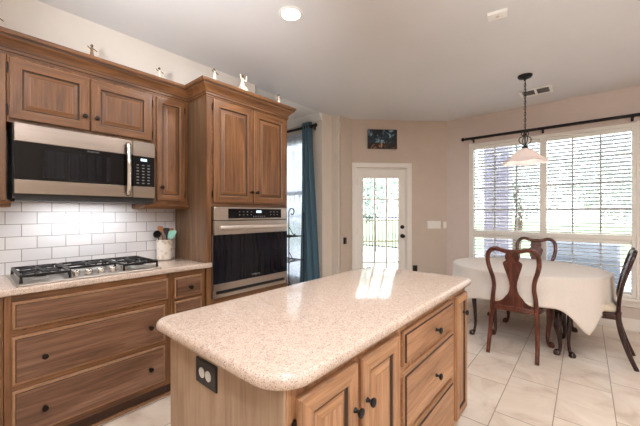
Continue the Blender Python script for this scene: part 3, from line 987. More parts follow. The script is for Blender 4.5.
bm = B(); box(bm, XM + 0.0005, XM + 0.035, PY, MY1 - 0.002, 1.432, 1.515, 0); box(bm, XM + 0.0005, XM + 0.035, PY, MY1 - 0.002, 1.735, 1.840, 0)
box(bm, XM + 0.0005, XM + 0.01, PY + 0.001, MY1 - 0.003, 1.514, 1.736, 0)
cf = obj('control_fascia', bm, 'steel_warm', mw)
bm = B(); box(bm, XM + 0.0105, XM + 0.0345, PY, MY1 - 0.002, 1.5155, 1.7345); cp = obj('control_panel', bm, 'blackglass', mw, bevel=0.002)
bm = B(); box(bm, XM + 0.0348, XM + 0.0352, 0.888, 0.93, 1.700, 1.718); obj('display', bm, 'display', cp)
for j in range(7):
    for y in (0.868, 0.905, 0.942):
        bm = B(); box(bm, XM + 0.0347, XM + 0.035, y - 0.008, y + 0.008, 1.535 + j * 0.022, 1.541 + j * 0.022); obj('key', bm, 'mark', cp)
lettering('FRIGIDAIRE', (XM + 0.0347, 0.60, 1.722), 0.013, 'mark', dr)

cl = lamp('backsplash_fill', 'AREA', (-2.62, 0.6, 1.388), 1.5, (0.95, 0.97, 1.0), shape='RECTANGLE', size=0.06, size_y=0.5)  # added fill under the microwave to brighten the backsplash, no known lamp
# ---- cooktop
ck = thing('gas_cooktop', (-2.49, 0.585, 0.93), 'stainless steel gas cooktop with five knobs and black grates', 'cooktop')
KX0, KX1, KY0, KY1 = -2.715, -2.262, 0.212, 0.950
bm = B(); slab(bm, KX0, KX1, KY0, KY1, 0.9305, 0.941, (0.012,) * 4, 0.004)
obj('tray', bm, 'steel', ck)
for ky in (0.478, 0.542, 0.606, 0.670, 0.734):
    bm = B(); lathe(bm, [(0.024, 0.9412), (0.024, 0.945), (0.019, 0.947), (0.018, 0.952), (0.021, 0.957), (0.021, 0.969), (0.018, 0.973), (0.004, 0.974)], (-2.335, ky, 0), 20); box(bm, -2.352, -2.318, ky - 0.004, ky + 0.004, 0.9735, 0.980)
    obj('knob', bm, 'chrome', ck, angle=50)
burn = [(-2.60, 0.335, 0.042), (-2.40, 0.325, 0.034), (-2.56, 0.585, 0.052), (-2.60, 0.835, 0.036), (-2.40, 0.845, 0.042)]
for bx, by, br in burn:
    bm = B(); lathe(bm, [(br * 1.25, 0.9412), (br * 1.2, 0.947), (br * 0.95, 0.949), (br * 0.95, 0.957)], (bx, by, 0), 24, 0); lathe(bm, [(br * 0.85, 0.9575), (br * 0.9, 0.962), (br * 0.8, 0.966), (br * 0.1, 0.967)], (bx, by, 0), 24, 1)
    obj('burner', bm, ['grey', 'black'], ck)
def grate(x0, x1, y0, y1, cs):
    bm = B()
    zt0, zt1, w = 0.972, 0.985, 0.006
    for y in (y0, y1, (y0 + y1) / 2):
        box(bm, x0, x1, y - w, y + w, zt0, zt1)
    for x in (x0, x1, (x0 + x1) / 2):
        box(bm, x - w, x + w, y0, y1, zt0 + 0.0005, zt1 + 0.0005)
    for cx, cy, r in cs:
        for k in range(8):
            a = PI / 8 + k * PI / 4
            p, q = (cx + 0.022 * math.cos(a), cy + 0.022 * math.sin(a)), (cx + 0.085 * math.cos(a), cy + 0.085 * math.sin(a))
            p = (min(max(p[0], x0), x1), min(max(p[1], y0), y1)); q = (min(max(q[0], x0), x1), min(max(q[1], y0), y1))
            sweep(bm, [(p[0], p[1], 0.984), (q[0], q[1], 0.982)], 0.0055, 6)
    for x in (x0, x1):
        for y in (y0, y1):
            sweep(bm, [(x, y, 0.9415), (x, y, 0.975)], [0.008, 0.006], 8)
    obj('grate', bm, 'black', ck)
grate(-2.69, -2.305, 0.235, 0.445, burn[0:2])
grate(-2.69, -2.42, 0.462, 0.708, burn[2:3])
grate(-2.69, -2.305, 0.725, 0.932, burn[3:5])

# ---- crock and utensils
CX, CY_, CR = -2.70, 1.155, 0.062
bm = B(); lathe(bm, [(CR * 0.9, 0.9312), (CR, 0.938), (CR, 1.075), (CR * 1.06, 1.083), (CR * 1.06, 1.093), (CR * 0.96, 1.097), (CR * 0.93, 1.09), (CR * 0.92, 0.95), (0.004, 0.945)], (CX, CY_, 0), 32)
tag(obj('utensil_crock', bm, 'crock'), 'embossed white crock of cooking utensils beside the cooktop', 'crock')
def utensil(name, base, top, label, cat, builder, mat):
    t = thing(name, base, label, cat, 'utensils in the white crock')
    bm = B(); sweep(bm, [base, top], [0.006, 0.005], 8); obj('handle', bm, mat[0], t)
    bm = B(); builder(bm, Vector(top), (Vector(top) - Vector(base)).normalized()); obj('head', bm, mat[1], t)
def paddle(w, l, th=0.004):
    def f(bm, p, d):
        loops = []
        side = Vector((0.3, 0.95, 0)).normalized()
        nn = d.cross(side).normalized()
        for k in range(9):
            t = k / 8
            ww = w * (0.25 + 0.75 * math.sin(min(t * 1.5, 1) * PI / 2)) * (1 if t < 0.9 else 0.75)
            c = p + d * (l * t)
            loops.append([c - side * ww - nn * th, c + side * ww - nn * th, c + side * ww + nn * th, c - side * ww + nn * th])
        loft(bm, loops)
    return f
def ladle(r):
    def f(bm, p, d):
        loops = []
        c = p + d * r * 0.9
        for k in range(7):
            a = 0.08 + (PI / 2 - 0.08) * k / 6
            loops.append([(c.x - r * math.cos(a) + 0.0, c.y + r * math.sin(a) * math.cos(2 * PI * j / 16), c.z + r * math.sin(a) * math.sin(2 * PI * j / 16)) for j in range(16)])
        loft(bm, loops, 0, True, False)
        bmesh.ops.solidify(bm, geom=bm.faces[:], thickness=0.002)
    return f
utensil('ladle', (CX - 0.01, CY_ - 0.01, 0.96), (CX - 0.01, CY_ - 0.05, 1.115), 'black ladle leaning towards the cooktop in the crock', 'ladle', ladle(0.032), ('plasticblk', 'plasticblk'))
utensil('wooden_spoon', (CX + 0.0, CY_ + 0.01, 0.96), (CX - 0.03, CY_ - 0.015, 1.15), 'brown wooden spoon standing upright in the crock', 'spoon', paddle(0.022, 0.06), ('spoonwood', 'spoonwood'))
utensil('cooking_spoon', (CX + 0.010, CY_ + 0.022, 0.96), (CX + 0.006, CY_ + 0.012, 1.13), 'black cooking spoon in the middle of the crock', 'spoon', paddle(0.024, 0.065), ('plasticblk', 'plasticblk'))
utensil('spatula', (CX + 0.034, CY_ - 0.004, 0.96), (CX + 0.040, CY_ + 0.03, 1.10), 'pale aqua spatula at the front of the crock', 'spatula', paddle(0.03, 0.075), ('aqua', 'aqua'))
utensil('wooden_turner', (CX - 0.02, CY_ + 0.02, 0.96), (CX - 0.02, CY_ + 0.05, 1.13), 'brown wooden turner leaning towards the oven tower in the crock', 'turner', paddle(0.024, 0.06), ('spoonwood', 'spoonwood'))
bm = B(); slab(bm, -2.779, -2.766, 1.150, 1.262, 0.9315, 1.10, (0.003,) * 4, 0.002)
tag(obj('cutting_board', bm, 'stone'), 'small cream board standing behind the white crock', 'board')

# ---- figurines on the cabinet tops
def figurine(x, y, z, h, rot, label, kind, wing=True):
    t = thing('angel_figurine', (x, y, z), label, 'figurine', 'figurines on the cabinet tops')
    s = h / 0.10
    def P(a, b, c):
        return (x + a * s, y + b * s, z + c * s)
    bm = B()
    z0 = 0.0
    if kind == 'base':
        box(bm, x - 0.02 * s, x + 0.02 * s, y - 0.022 * s, y + 0.022 * s, z, z + 0.02 * s)
        z0 = 0.021
    lathe(bm, [(r * s, (z0 + q * (0.078 - z0) / 0.078) * s) for r, q in ((0.015, 0.0), (0.016, 0.004), (0.011, 0.03), (0.008, 0.048), (0.010, 0.060), (0.008, 0.069), (0.004, 0.075), (0.003, 0.078))], (x, y, z), 14)
    obj('robe', bm, 'brassy' if wing and y < 0.8 else 'stone', t)
    bm = B(); ball(bm, P(0, 0, 0.086), 0.010 * s, 0, 1, 1, 1.15, 12); obj('head', bm, 'hair', t)
    for sd in (-1, 1):
        bm = B(); up = 0.088 if kind == 'base' else (0.05 if sd > 0 else 0.072)
        ap = smooth_pts([P(0.003, sd * 0.008, 0.066), P(0.012, sd * 0.016, 0.058), P(0.012, sd * (0.022 if kind == 'base' else 0.03), up)], 4)
        sweep(bm, ap, [0.0035 * s] * len(ap), 8); obj('arm', bm, 'stone' if kind == 'base' else 'hair', t)
    if wing:
        for sd in (-1, 1):
            bm = B()
            for q in range(3):
                wp = smooth_pts([P(-0.006, sd * 0.006, 0.062 - q * 0.004), P(-0.010, sd * 0.026, 0.074 - q * 0.012), P(-0.010, sd * 0.044, 0.066 - q * 0.016)], 4)
                sweep(bm, wp, [0.0022 * s] * len(wp), 6)
            obj('wing', bm, 'stone', t)
ZC = 2.3565
figurine(-2.505, 0.158, ZC, 0.085, 0, 'small winged figurine at the very end of the crown, cut by the frame', 'plain')
figurine(-2.505, 0.598, ZC, 0.090, 0, 'small winged figurine with outstretched arms above the microwave cabinet', 'plain')
figurine(-2.505, 1.030, ZC, 0.090, 0, 'small winged figurine beside the corner where the crown meets the tower', 'plain')
figurine(-2.205, 1.270 + 0.05, ZC, 0.095, 0, 'cream figurine with a dark head on the near corner of the oven tower', 'plain', False)
figurine(-2.22, 1.590, ZC, 0.145, 0, 'tallest white figurine, standing on a square base on the oven tower', 'base', False)
figurine(-2.20, 1.985, ZC, 0.085, 0, 'small white figurine at the far end of the oven tower', 'plain', True)

# ------------------------------------------------------------------ island
IX0, IX1, IY0, IY1 = -1.240, -0.577, 0.540, 2.065
isl = thing('kitchen_island', ((IX0 + IX1) / 2, (IY0 + IY1) / 2, 0), 'pale oak kitchen island cabinet with doors, drawers and a black outlet', 'island')
bm = B()
slab(bm, IX0, IX1, IY0, IY1, 0.10, 0.872, (0.035, 0.006, 0.006, 0.02), 0.001, 0, 5)
obj('body', bm, 'isl_end', isl)
bm = B(); box(bm, IX0 + 0.04, IX1 - 0.05, IY0 + 0.01, IY1 - 0.02, 0, 0.0995); obj('toe_kick', bm, 'toe_dark', isl)
bm = B(); box(bm, IX1 + 0.0002, IX1 + 0.004, IY0 + 0.004, IY1 - 0.002, 0.102, 0.871); obj('face_frame', bm, 'isl_v', isl, bevel=0.001)
XI = IX1 + 0.0045
for a, b, ky, hy in ((0.572, 0.842, 0.818, 0.566), (0.866, 1.134, 0.890, 1.140)):
    f = front('door', isl, XI, a, b, 0.135, 0.842, door_rings(0.055), IM)
    knob(f, XI + 0.0205, ky, 0.70, mat='black')
    for hz in (0.24, 0.76):
        hinge(f, XI, hy, hz)
for c, d, kz in ((0.695, 0.838, 0.756), (0.425, 0.668, 0.535), (0.135, 0.398, 0.27)):
    f = front('drawer_front', isl, XI, 1.178, 1.795, c, d, drawer_rings(), IM)
    knob(f, XI + 0.0215, 1.515, kz, mat='black')
f = front('door', isl, XI, 1.850, 2.052, 0.135, 0.838, door_rings(0.045), IM)
knob(f, XI + 0.0205, 1.955, 0.735, mat='black')
# outlet on the end panel
bm = B(); loft(bm, [[(-1.007 + i, IY0 - y, 0.752 + i), (-0.884 - i, IY0 - y, 0.752 + i), (-0.884 - i, IY0 - y, 0.834 - i), (-1.007 + i, IY0 - y, 0.834 - i)] for i, y in ((0, 0.0002), (0, 0.005), (0.003, 0.008))])
ol = obj('outlet_plate', bm, 'plasticblk', isl)
for xc in (-0.965, -0.926):
    bm = B(); lathe(bm, [(0.017, -0.0081), (0.017, -0.0095), (0.015, -0.0105), (0.002, -0.0105)], (xc, IY0, 0.793), 20, 0, 'y', 1); obj('receptacle', bm, 'grey', ol)
bm = B(); slab(bm, -1.277, -0.535, 0.490, 2.105, 0.874, 0.914, (0.07, 0.115, 0.05, 0.06), 0.018, 0, 12)
tag(obj('island_countertop', bm, 'quartz'), 'glossy speckled beige countertop with rounded corners on the island', 'countertop')

# ------------------------------------------------------------------ dining set
TX, TY, TRX, TRY = -0.517, 4.07, 0.708, 0.635
tb = thing('dining_table', (TX, TY, 0), 'oval mahogany dining table hidden under the cream cloth', 'table')
bm = B()
loft(bm, [[(TX + (TRX - i) * math.cos(2 * PI * k / 48), TY + (TRY - i) * math.sin(2 * PI * k / 48), z) for k in range(48)] for i, z in ((0.012, 0.712), (0.004, 0.716), (0.004, 0.734), (0.008, 0.738))])
obj('tabletop', bm, 'mahog', tb)
bm = B()
for a in ((-0.40, 0.40, -0.36, -0.34), (-0.40, 0.40, 0.34, 0.36), (-0.41, -0.39, -0.34, 0.34), (0.39, 0.41, -0.34, 0.34)):
    box(bm, TX + a[0], TX + a[1], TY + a[2], TY + a[3], 0.63, 0.711)
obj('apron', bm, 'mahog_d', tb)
def cabriole(bm, x, y, dx, dy, h, s=1.0):
    """leg with knee and pad foot, bowing towards (dx, dy)"""
    pts = [(0.0, h), (0.012, h * 0.9), (0.018, h * 0.78), (0.006, h * 0.55), (-0.008, h * 0.32), (-0.010, h * 0.15), (0.004, h * 0.06), (0.022, 0.028), (0.028, 0.014), (0.028, 0.0)]
    rad = [0.030, 0.033, 0.032, 0.024, 0.018, 0.014, 0.015, 0.026, 0.030, 0.024]
    P = smooth_pts([(x + dx * a * s, y + dy * a * s, z, r * s) for (a, z), r in zip(pts, rad)], 4)
    sweep(bm, [p[:3] for p in P], [max(p[3], 0.004) for p in P], 12, up=(1, 0, 0))
for sx in (-1, 1):
    for sy in (-1, 1):
        bm = B(); cabriole(bm, TX + sx * 0.405, TY + sy * 0.385, sx * 0.7, sy * 0.7, 0.711, 1.0)
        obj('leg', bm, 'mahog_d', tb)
# cloth
bm = B()
n_a, rows = 144, []
zt = 0.7405
def drop(th):
    c, s_ = math.cos(th), math.sin(th)
    base = 0.27
    for a0, amp, wd in ((-0.80, 0.23, 0.17), (0.93, 0.18, 0.22), (PI - 0.93, 0.18, 0.22), (PI + 0.93, 0.05, 0.25)):
        dd = math.atan2(math.sin(th - a0), math.cos(th - a0))
        base += amp * max(0, 1 - abs(dd) / (wd * 2)) ** 1.6
    return base
def fold(th):
    return 0.5 * math.sin(9 * th + 0.6) + 0.35 * math.sin(17 * th + 1.7) + 0.5 * math.sin(5 * th)
cen = bm.verts.new((TX, TY, zt))
for i in range(1, 7):
    k = i / 6.0
    rows.append([bm.verts.new((TX + TRX * k * math.cos(2 * PI * j / n_a), TY + TRY * k * math.sin(2 * PI * j / n_a), zt)) for j in range(n_a)])
edge = [(0.006, -0.002), (0.010, -0.007)]
for e, dz in edge:
    rows.append([bm.verts.new((TX + (TRX + e) * math.cos(2 * PI * j / n_a), TY + (TRY + e) * math.sin(2 * PI * j / n_a), zt + dz)) for j in range(n_a)])
for i in range(1, 15):
    k = i / 14.0
    row = []
    for j in range(n_a):
        th = 2 * PI * j / n_a
        dd = drop(th)
        out = 0.011 + 0.008 * k + 0.016 * k * fold(th) * (0.6 + 0.8 * min(1, max(0, dd - 0.25) * 5)) + (0.03 * k if dd > 0.3 else 0.015 * k)
        out = max(out, 0.011)
        row.append(bm.verts.new((TX + (TRX + out) * math.cos(th), TY + (TRY + out) * math.sin(th), zt - 0.007 - (dd - 0.007) * k)))
    rows.append(row)
for j in range(n_a):
    bm.faces.new((cen, rows[0][j], rows[0][(j + 1) % n_a]))
for a, b in zip(rows[:-1], rows[1:]):
    for j in range(n_a):
        k = (j + 1) % n_a
        bm.faces.new((a[j], b[j], b[k], a[k]))
co = obj('tablecloth', bm, 'cloth', angle=80)
sm = co.modifiers.new('thick', 'SOLIDIFY'); sm.thickness = 0.0015; sm.offset = 1.0
tag(co, 'cream tablecloth draped over the oval dining table', 'tablecloth')

# chairs: built facing +y round the origin
def make_chair(mats, label):
    t = thing('dining_chair', (0, 0, 0), label, 'chair', 'carved dining chairs round the oval table')
    wd, sd = mats
    ys = -0.205
    yb = lambda z: ys - 0.002 - 0.30 * max(0, z - 0.50) ** 1.5
    # seat rail
    bm = B()
    q = [(-0.19, -0.215), (0.19, -0.215), (0.265, 0.225), (-0.265, 0.225)]
    def ring(ins, z):
        cx = 0; cy = 0.0
        return [(x * (1 - ins / 0.25), y * (1 - ins / 0.22), z) for x, y in q]
    loft(bm, [ring(0, 0.395), ring(0, 0.452)])
    obj('seat_rail', bm, wd, t, bevel=0.012)
    bm = B()
    loft(bm, [ring(0.022, 0.4525), ring(0.016, 0.468), ring(0.022, 0.490), ring(0.05, 0.508), ring(0.1, 0.516), ring(0.18, 0.519)])
    obj('seat', bm, 'seat', t, angle=80)
    for sx in (-1, 1):
        bm = B(); cabriole(bm, sx * 0.235, 0.195, sx * 0.75, 0.6, 0.40, 1.0); obj('leg', bm, wd, t)
        bm = B()
        P = smooth_pts([(sx * 0.192, -0.318, 0.0), (sx * 0.190, -0.272, 0.12), (sx * 0.186, -0.228, 0.27), (sx * 0.180, -0.207, 0.40), (sx * 0.177, -0.207, 0.47)], 5)
        sweep(bm, P, [(0.0165 + 0.004 * i / len(P), 0.0165 + 0.005 * i / len(P)) for i in range(len(P))], 12, 0, 0.6, up=(0, 1, 0)); obj('leg', bm, wd, t)
    # back: one hoop of posts and yoke crest
    bm = B()
    half = [(0.176, 0.455, .020), (0.170, 0.54, .019), (0.160, 0.63, .018), (0.168, 0.71, .018), (0.190, 0.79, .019), (0.203, 0.865, .0195), (0.196, 0.935, .020), (0.165, 0.978, .020), (0.120, 0.988, .020), (0.07, 0.974, .020), (0.03, 0.966, .021), (0.0, 0.966, .021)]
    full = [(-x, z, r) for x, z, r in half] + [(x, z, r) for x, z, r in half[-2::-1]]
    P = smooth_pts([(x, yb(z), z, r) for x, z, r in full], 4)
    sweep(bm, [p[:3] for p in P], [(p[3] * 0.78, p[3]) for p in P], 12, 0, 0.75, up=(-1, 0, 0))
    obj('backrest', bm, wd, t, angle=60)
    # vase splat and shoe rail
    bm = B()
    rowsz = [(0.430, 0.172), (0.462, 0.170), (0.478, 0.120), (0.500, 0.090), (0.53, 0.070), (0.56, 0.047), (0.60, 0.033), (0.64, 0.029), (0.68, 0.033), (0.74, 0.048), (0.80, 0.066), (0.842, 0.077), (0.862, 0.076), (0.876, 0.058), (0.886, 0.050), (0.90, 0.056), (0.918, 0.058), (0.935, 0.053), (0.965, 0.045)]
    loops = [[(-w, yb(z) - 0.006, z), (w, yb(z) - 0.006, z), (w, yb(z) + 0.006, z), (-w, yb(z) + 0.006, z)] for z, w in rowsz]
    loft(bm, loops)
    obj('splat', bm, wd, t, bevel=0.002)
    return t
chA = make_chair(('mahog', 0), 'mahogany chair seen from behind, tucked under the near side of the table')
chA.location = (-0.512, 3.60, 0)
chB = copy_tree(chA, None, (-0.485, 4.545, 0), (0, 0, PI), 'mahogany chair between the table and the wide window, only its back top showing')
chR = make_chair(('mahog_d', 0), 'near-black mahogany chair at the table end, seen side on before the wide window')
chR.location = (0.015, 3.90, 0); chR.rotation_euler = (0, 0, PI / 2 - 0.03)

# ------------------------------------------------------------------ hanging and fixed things
# pendant
PX, PY_ = -0.476, 3.826
pd = thing('pendant_lamp', (PX, PY_, 2.74), 'pendant lamp with white glass bell shade on a chain above the table', 'lamp')
bm = B(); lathe(bm, [(0.066, 2.7395), (0.066, 2.728), (0.058, 2.715), (0.03, 2.706), (0.012, 2.70), (0.008, 2.685), (0.003, 2.684)], (PX, PY_, 0), 28); obj('canopy', bm, 'black', pd, angle=60)
bm = B()
z = 2.672
k = 0
while z > 2.19:
    pts = []
    for j in range(14):
        a = 2 * PI * j / 14
        u_, w_ = 0.008 * math.cos(a), 0.019 * math.sin(a)
        pts.append((PX + (u_ if k % 2 else 0), PY_ + (0 if k % 2 else u_), z + w_))
    sweep(bm, pts, 0.0026, 6, closed=True, up=(0.3, 0.3, 0.9))
    z -= 0.030; k += 1
sweep(bm, [(PX + 0.004, PY_, 2.69), (PX + 0.004, PY_, 2.16)], 0.002, 6)
obj('chain', bm, 'black', pd)
bm = B()
sweep(bm, [(PX, PY_, 2.185), (PX, PY_, 2.0)], 0.006, 8)
for q in range(4):
    a = q * PI / 2 + 0.5
    cp_ = smooth_pts([(0.004, 2.165), (0.03, 2.15), (0.034, 2.128), (0.016, 2.122), (0.012, 2.138)], 5)
    sweep(bm, [(PX + r_ * math.cos(a), PY_ + r_ * math.sin(a), z_) for r_, z_ in cp_], 0.004, 7)
    cp_ = smooth_pts([(0.006, 2.115), (0.046, 2.098), (0.056, 2.068), (0.036, 2.035), (0.008, 2.018)], 5)
    sweep(bm, [(PX + r_ * math.cos(a), PY_ + r_ * math.sin(a), z_) for r_, z_ in cp_], 0.0045, 7)
lathe(bm, [(0.010, 2.012), (0.026, 2.004), (0.034, 1.985), (0.03, 1.975)], (PX, PY_, 0), 20)
obj('scroll_stem', bm, 'black', pd, angle=60)
bm = B()
prof = [(0.026, 1.990), (0.050, 1.978), (0.080, 1.955), (0.112, 1.922), (0.140, 1.893), (0.165, 1.872), (0.188, 1.856), (0.200, 1.846), (0.203, 1.839)]
loops = []
for i, (r_, z_) in enumerate(prof + [(r_ - 0.005, z_ - 0.003) for r_, z_ in prof[::-1]]):
    wv = max(0, r_ - 0.14) / 0.06
    loops.append([(PX + r_ * (1 + 0.02 * wv * math.cos(6 * 2 * PI * k / 60)) * math.cos(2 * PI * k / 60), PY_ + r_ * (1 + 0.02 * wv * math.cos(6 * 2 * PI * k / 60)) * math.sin(2 * PI * k / 60), z_ + 0.008 * wv * math.cos(6 * 2 * PI * k / 60)) for k in range(60)])
loft(bm, loops, 0, False, False)
obj('glass_shade', bm, 'shade', pd, angle=70)
bm = B(); lathe(bm, [(0.014, 1.974), (0.014, 1.945), (0.026, 1.925), (0.032, 1.90), (0.026, 1.876), (0.006, 1.868)], (PX, PY_, 0), 18); obj('bulb', bm, 'bulb', pd, angle=70)
pl = lamp('pendant_light', 'POINT', (0, 0, -0.905), 1.6, (1.0, 0.93, 0.86), shadow_soft_size=0.03)
pl.parent = pd

# recessed lights: one in view
def can(x, y, i):
    t = thing('recessed_light', (x, y, CZ), 'round lit recessed ceiling light above the aisle' if i == 0 else 'recessed ceiling light out of view', 'light', 'recessed ceiling lights')
    bm = B()
    loops = []
    for r_, z_ in ((0.088, CZ - 0.0005), (0.088, CZ - 0.004), (0.080, CZ - 0.008), (0.066, CZ - 0.006), (0.066, CZ - 0.0005)):
        loops.append([(x + r_ * math.cos(2 * PI * k / 32), y + r_ * math.sin(2 * PI * k / 32), z_) for k in range(32)])
    loft(bm, loops, 0, False, False, True)
    obj('trim_ring', bm, 'whitegloss', t)
    bm = B(); lathe(bm, [(0.0655, CZ - 0.0005), (0.0655, CZ - 0.004), (0.03, CZ - 0.006), (0.003, CZ - 0.0065)], (x, y, 0), 28); obj('lens', bm, 'lens', t, angle=60)
    l = lamp('recessed_lamp', 'AREA', (0, 0, -0.012), CAN_W, CAN_COL, shape='DISK', size=0.13)
    l.parent = t
for i, (x, y) in enumerate(CANS):
    can(x, y, i)

# ceiling sensor and vent
t = thing('ceiling_sensor', (-0.478, 2.51, CZ), 'small white rectangular sensor box on the bare ceiling', 'sensor')
bm = B(); a = 0.16; u_ = Vector((math.cos(a), math.sin(a), 0)); v_ = Vector((-math.sin(a), math.cos(a), 0)); c_ = Vector((-0.478, 2.51, CZ))
loft(bm, [[c_ + u_ * (sx * (0.062 - i)) + v_ * (sy * (0.042 - i)) - Vector((0, 0, z_)) for sx, sy in ((-1, -1), (1, -1), (1, 1), (-1, 1))] for i, z_ in ((0, 0.0005), (0, 0.018), (0.004, 0.022))])
sb = obj('housing', bm, 'whitegloss', t)
bm = B(); lathe(bm, [(0.012, CZ - 0.0222), (0.010, CZ - 0.026), (0.002, CZ - 0.027)], (-0.478, 2.51, 0), 16); obj('lens_dome', bm, 'stone', t)
vt = thing('ceiling_vent', (-0.44, 4.40, CZ), 'white two-panel air vent in the ceiling behind the pendant', 'vent')
VX0, VX1, VY0, VY1 = -0.60, -0.285, 4.28, 4.53
bm = B()
box(bm, VX0, VX1, VY0, VY0 + 0.035, CZ - 0.008, CZ - 0.0005); box(bm, VX0, VX1, VY1 - 0.035, VY1, CZ - 0.008, CZ - 0.0005)
for a, b in ((VX0, VX0 + 0.03), ((VX0 + VX1) / 2 - 0.012, (VX0 + VX1) / 2 + 0.012), (VX1 - 0.03, VX1)):
    box(bm, a, b, VY0 + 0.0351, VY1 - 0.0351, CZ - 0.008, CZ - 0.0005)
obj('frame', bm, 'whitegloss', vt, bevel=0.002)
bm = B(); box(bm, VX0 + 0.03, VX1 - 0.03, VY0 + 0.035, VY1 - 0.035, CZ - 0.0015, CZ - 0.0003); obj('duct_back', bm, 'plasticblk', vt)
for a, b in ((VX0 + 0.031, (VX0 + VX1) / 2 - 0.013), ((VX0 + VX1) / 2 + 0.013, VX1 - 0.031)):
    bm = B()
    for k in range(7):
        y = VY0 + 0.045 + k * 0.0265
        obox(bm, (a, y, CZ - 0.0065), (b - a, 0, 0), (0, 0.011, 0.0025), (0, -0.0006, 0.0012))
    obj('louvres', bm, 'grey', vt)

# picture above the door
pc = thing('framed_picture', W(0.465, 0, 2.29), 'small dark landscape picture hanging above the glazed door', 'picture')
PS0, PS1, PZ0, PZ1 = 0.240, 0.690, 2.295, 2.590
bm = B(); obox(bm, W(PS0, 0.001, PZ0), D * (PS1 - PS0), NW * 0.026, (0, 0, PZ1 - PZ0)); obj('canvas_frame', bm, 'plasticblk', pc, bevel=0.002)
bm = B(); obox(bm, W(PS0 + 0.006, 0.0272, PZ0 + 0.006), D * (PS1 - PS0 - 0.012), NW * 0.001, (0, 0, PZ1 - PZ0 - 0.012)); obj('print', bm, 'print', pc)

# switches and outlets
def plate(name, s0, s1, z0, z1, label, mat, n_rock, cat='switch'):
    t = thing(name, W((s0 + s1) / 2, 0, z0), label, cat)
    bm = B(); loft(bm, [[W(a, off, b) for a, b in ((s0 + i, z0 + i), (s1 - i, z0 + i), (s1 - i, z1 - i), (s0 + i, z1 - i))] for i, off in ((0, 0.0005), (0, 0.004), (0.003, 0.007))]); obj('plate', bm, mat, t)
    for k in range(n_rock):
        c = s0 + (s1 - s0) * (k + 0.5) / n_rock
        bm = B(); obox(bm, W(c - 0.008, 0.0072, (z0 + z1) / 2 - 0.02), D * 0.016, NW * 0.004, (0, 0, 0.04)); obj('rocker' if cat == 'switch' else 'receptacle', bm, 'whitegloss' if cat == 'switch' else 'black', t)
    return t
plate('light_switch', 1.176, 1.385, 1.080, 1.197, 'wide white four-gang light switch beside the glazed door', 'whitegloss', 4)
plate('light_switch', 1.425, 1.474, 1.085, 1.185, 'narrow white switch plate nearest the wall corner', 'whitegloss', 1)
t = plate('wall_outlet', 0.945, 1.015, 0.40, 0.515, 'low dark outlet with plug beside the door casing', 'plasticblk', 1, 'outlet')
t = thing('wall_sensor', (-2.73, 3.76, 0.87), 'small black sensor on the narrow wall return by the door', 'sensor')
bm = B(); obox(bm, (-2.7115, 3.715, 0.865), (0.0035, 0.045, 0), (0.028, -0.002, 0), (0, 0, 0.095)); obj('housing', bm, 'plasticblk', t, bevel=0.004)
bm = B(); ball(bm, (-2.682, 3.737, 0.93), 0.012, 0, 0.6, 1, 1, 12); obj('lens_dome', bm, 'black', t)

# curtain rods
def rod(name, x0, x1, y, z, wall_y, label, brx):
    t = thing(name, ((x0 + x1) / 2, y, z), label, 'curtain rod', 'curtain rods')
    bm = B(); sweep(bm, [(x0, y, z), (x1, y, z)], 0.019, 14); obj('rod', bm, 'black', t)
    for x, sg in ((x0, -1), (x1, 1)):
        bm = B(); lathe(bm, [(0.014, 0), (0.020, 0.004), (0.020, 0.012), (0.012, 0.018), (0.024, 0.034), (0.028, 0.050), (0.020, 0.066), (0.004, 0.072)], (x, y, z), 16, 0, 'x', sg); obj('finial', bm, 'black', t, angle=60)
    for x in brx:
        bm = B(); box(bm, x - 0.012, x + 0.012, wall_y - 0.006, wall_y - 0.0005, z - 0.05, z + 0.03); sweep(bm, [(x, wall_y - 0.006, z - 0.02), (x, y, z - 0.02)], 0.007, 8); box(bm, x - 0.008, x + 0.008, y - 0.018, y + 0.018, z - 0.032, z - 0.0192)
        obj('bracket', bm, 'black', t)
rod('curtain_rod', -1.33, 0.62, YE - 0.08, 2.40, YE, 'long black curtain rod above the wide window', (-1.25, -0.42, 0.40))
rod('curtain_rod', -4.45, -2.955, 3.32, 2.565, 3.40, 'black curtain rod carrying the teal curtain in the recess', (-4.38, -2.985))

# teal curtain
bm = B()
rows = []
nx, nz = 60, 30
for i in range(nz + 1):
    k = i / nz
    z = 2.63 - k * (2.63 - 0.02)
    x0 = -3.175 - 0.06 * k ** 1.5; x1 = -2.985 + 0.19 * k ** 1.2
    row = []
    for j in range(nx + 1):
        q = j / nx
        amp = 0.030 * (1 - 0.25 * k)
        if z > 2.585:
            amp *= 0.9
        row.append(bm.verts.new((x0 + (x1 - x0) * q + 0.006 * math.sin(6 * q + 4 * k), 3.32 + amp * math.sin(2 * PI * q * 3.5 + 0.5 * math.sin(2 * k)) + 0.012 * k * math.sin(9 * q), z)))
    rows.append(row)
for a, b in zip(rows[:-1], rows[1:]):
    for j in range(nx):
        bm.faces.new((a[j], a[j + 1], b[j + 1], b[j]))
t = thing('curtain', (-3.08, 3.32, 0), 'teal floor-length curtain panel hanging from the rod in the recess', 'curtain')
cu = obj('panel', bm, 'teal', t, angle=80)
sm = cu.modifiers.new('thick', 'SOLIDIFY'); sm.thickness = 0.003
for q in range(4):
    x = -3.165 + q * 0.052
    bm = B(); sweep(bm, [(x, 3.32 + 0.023 * math.cos(2 * PI * k / 18), 2.565 + 0.023 * math.sin(2 * PI * k / 18)) for k in range(18)], 0.004, 8, closed=True, up=(1, 0, 0)); obj('grommet', bm, 'black', t)
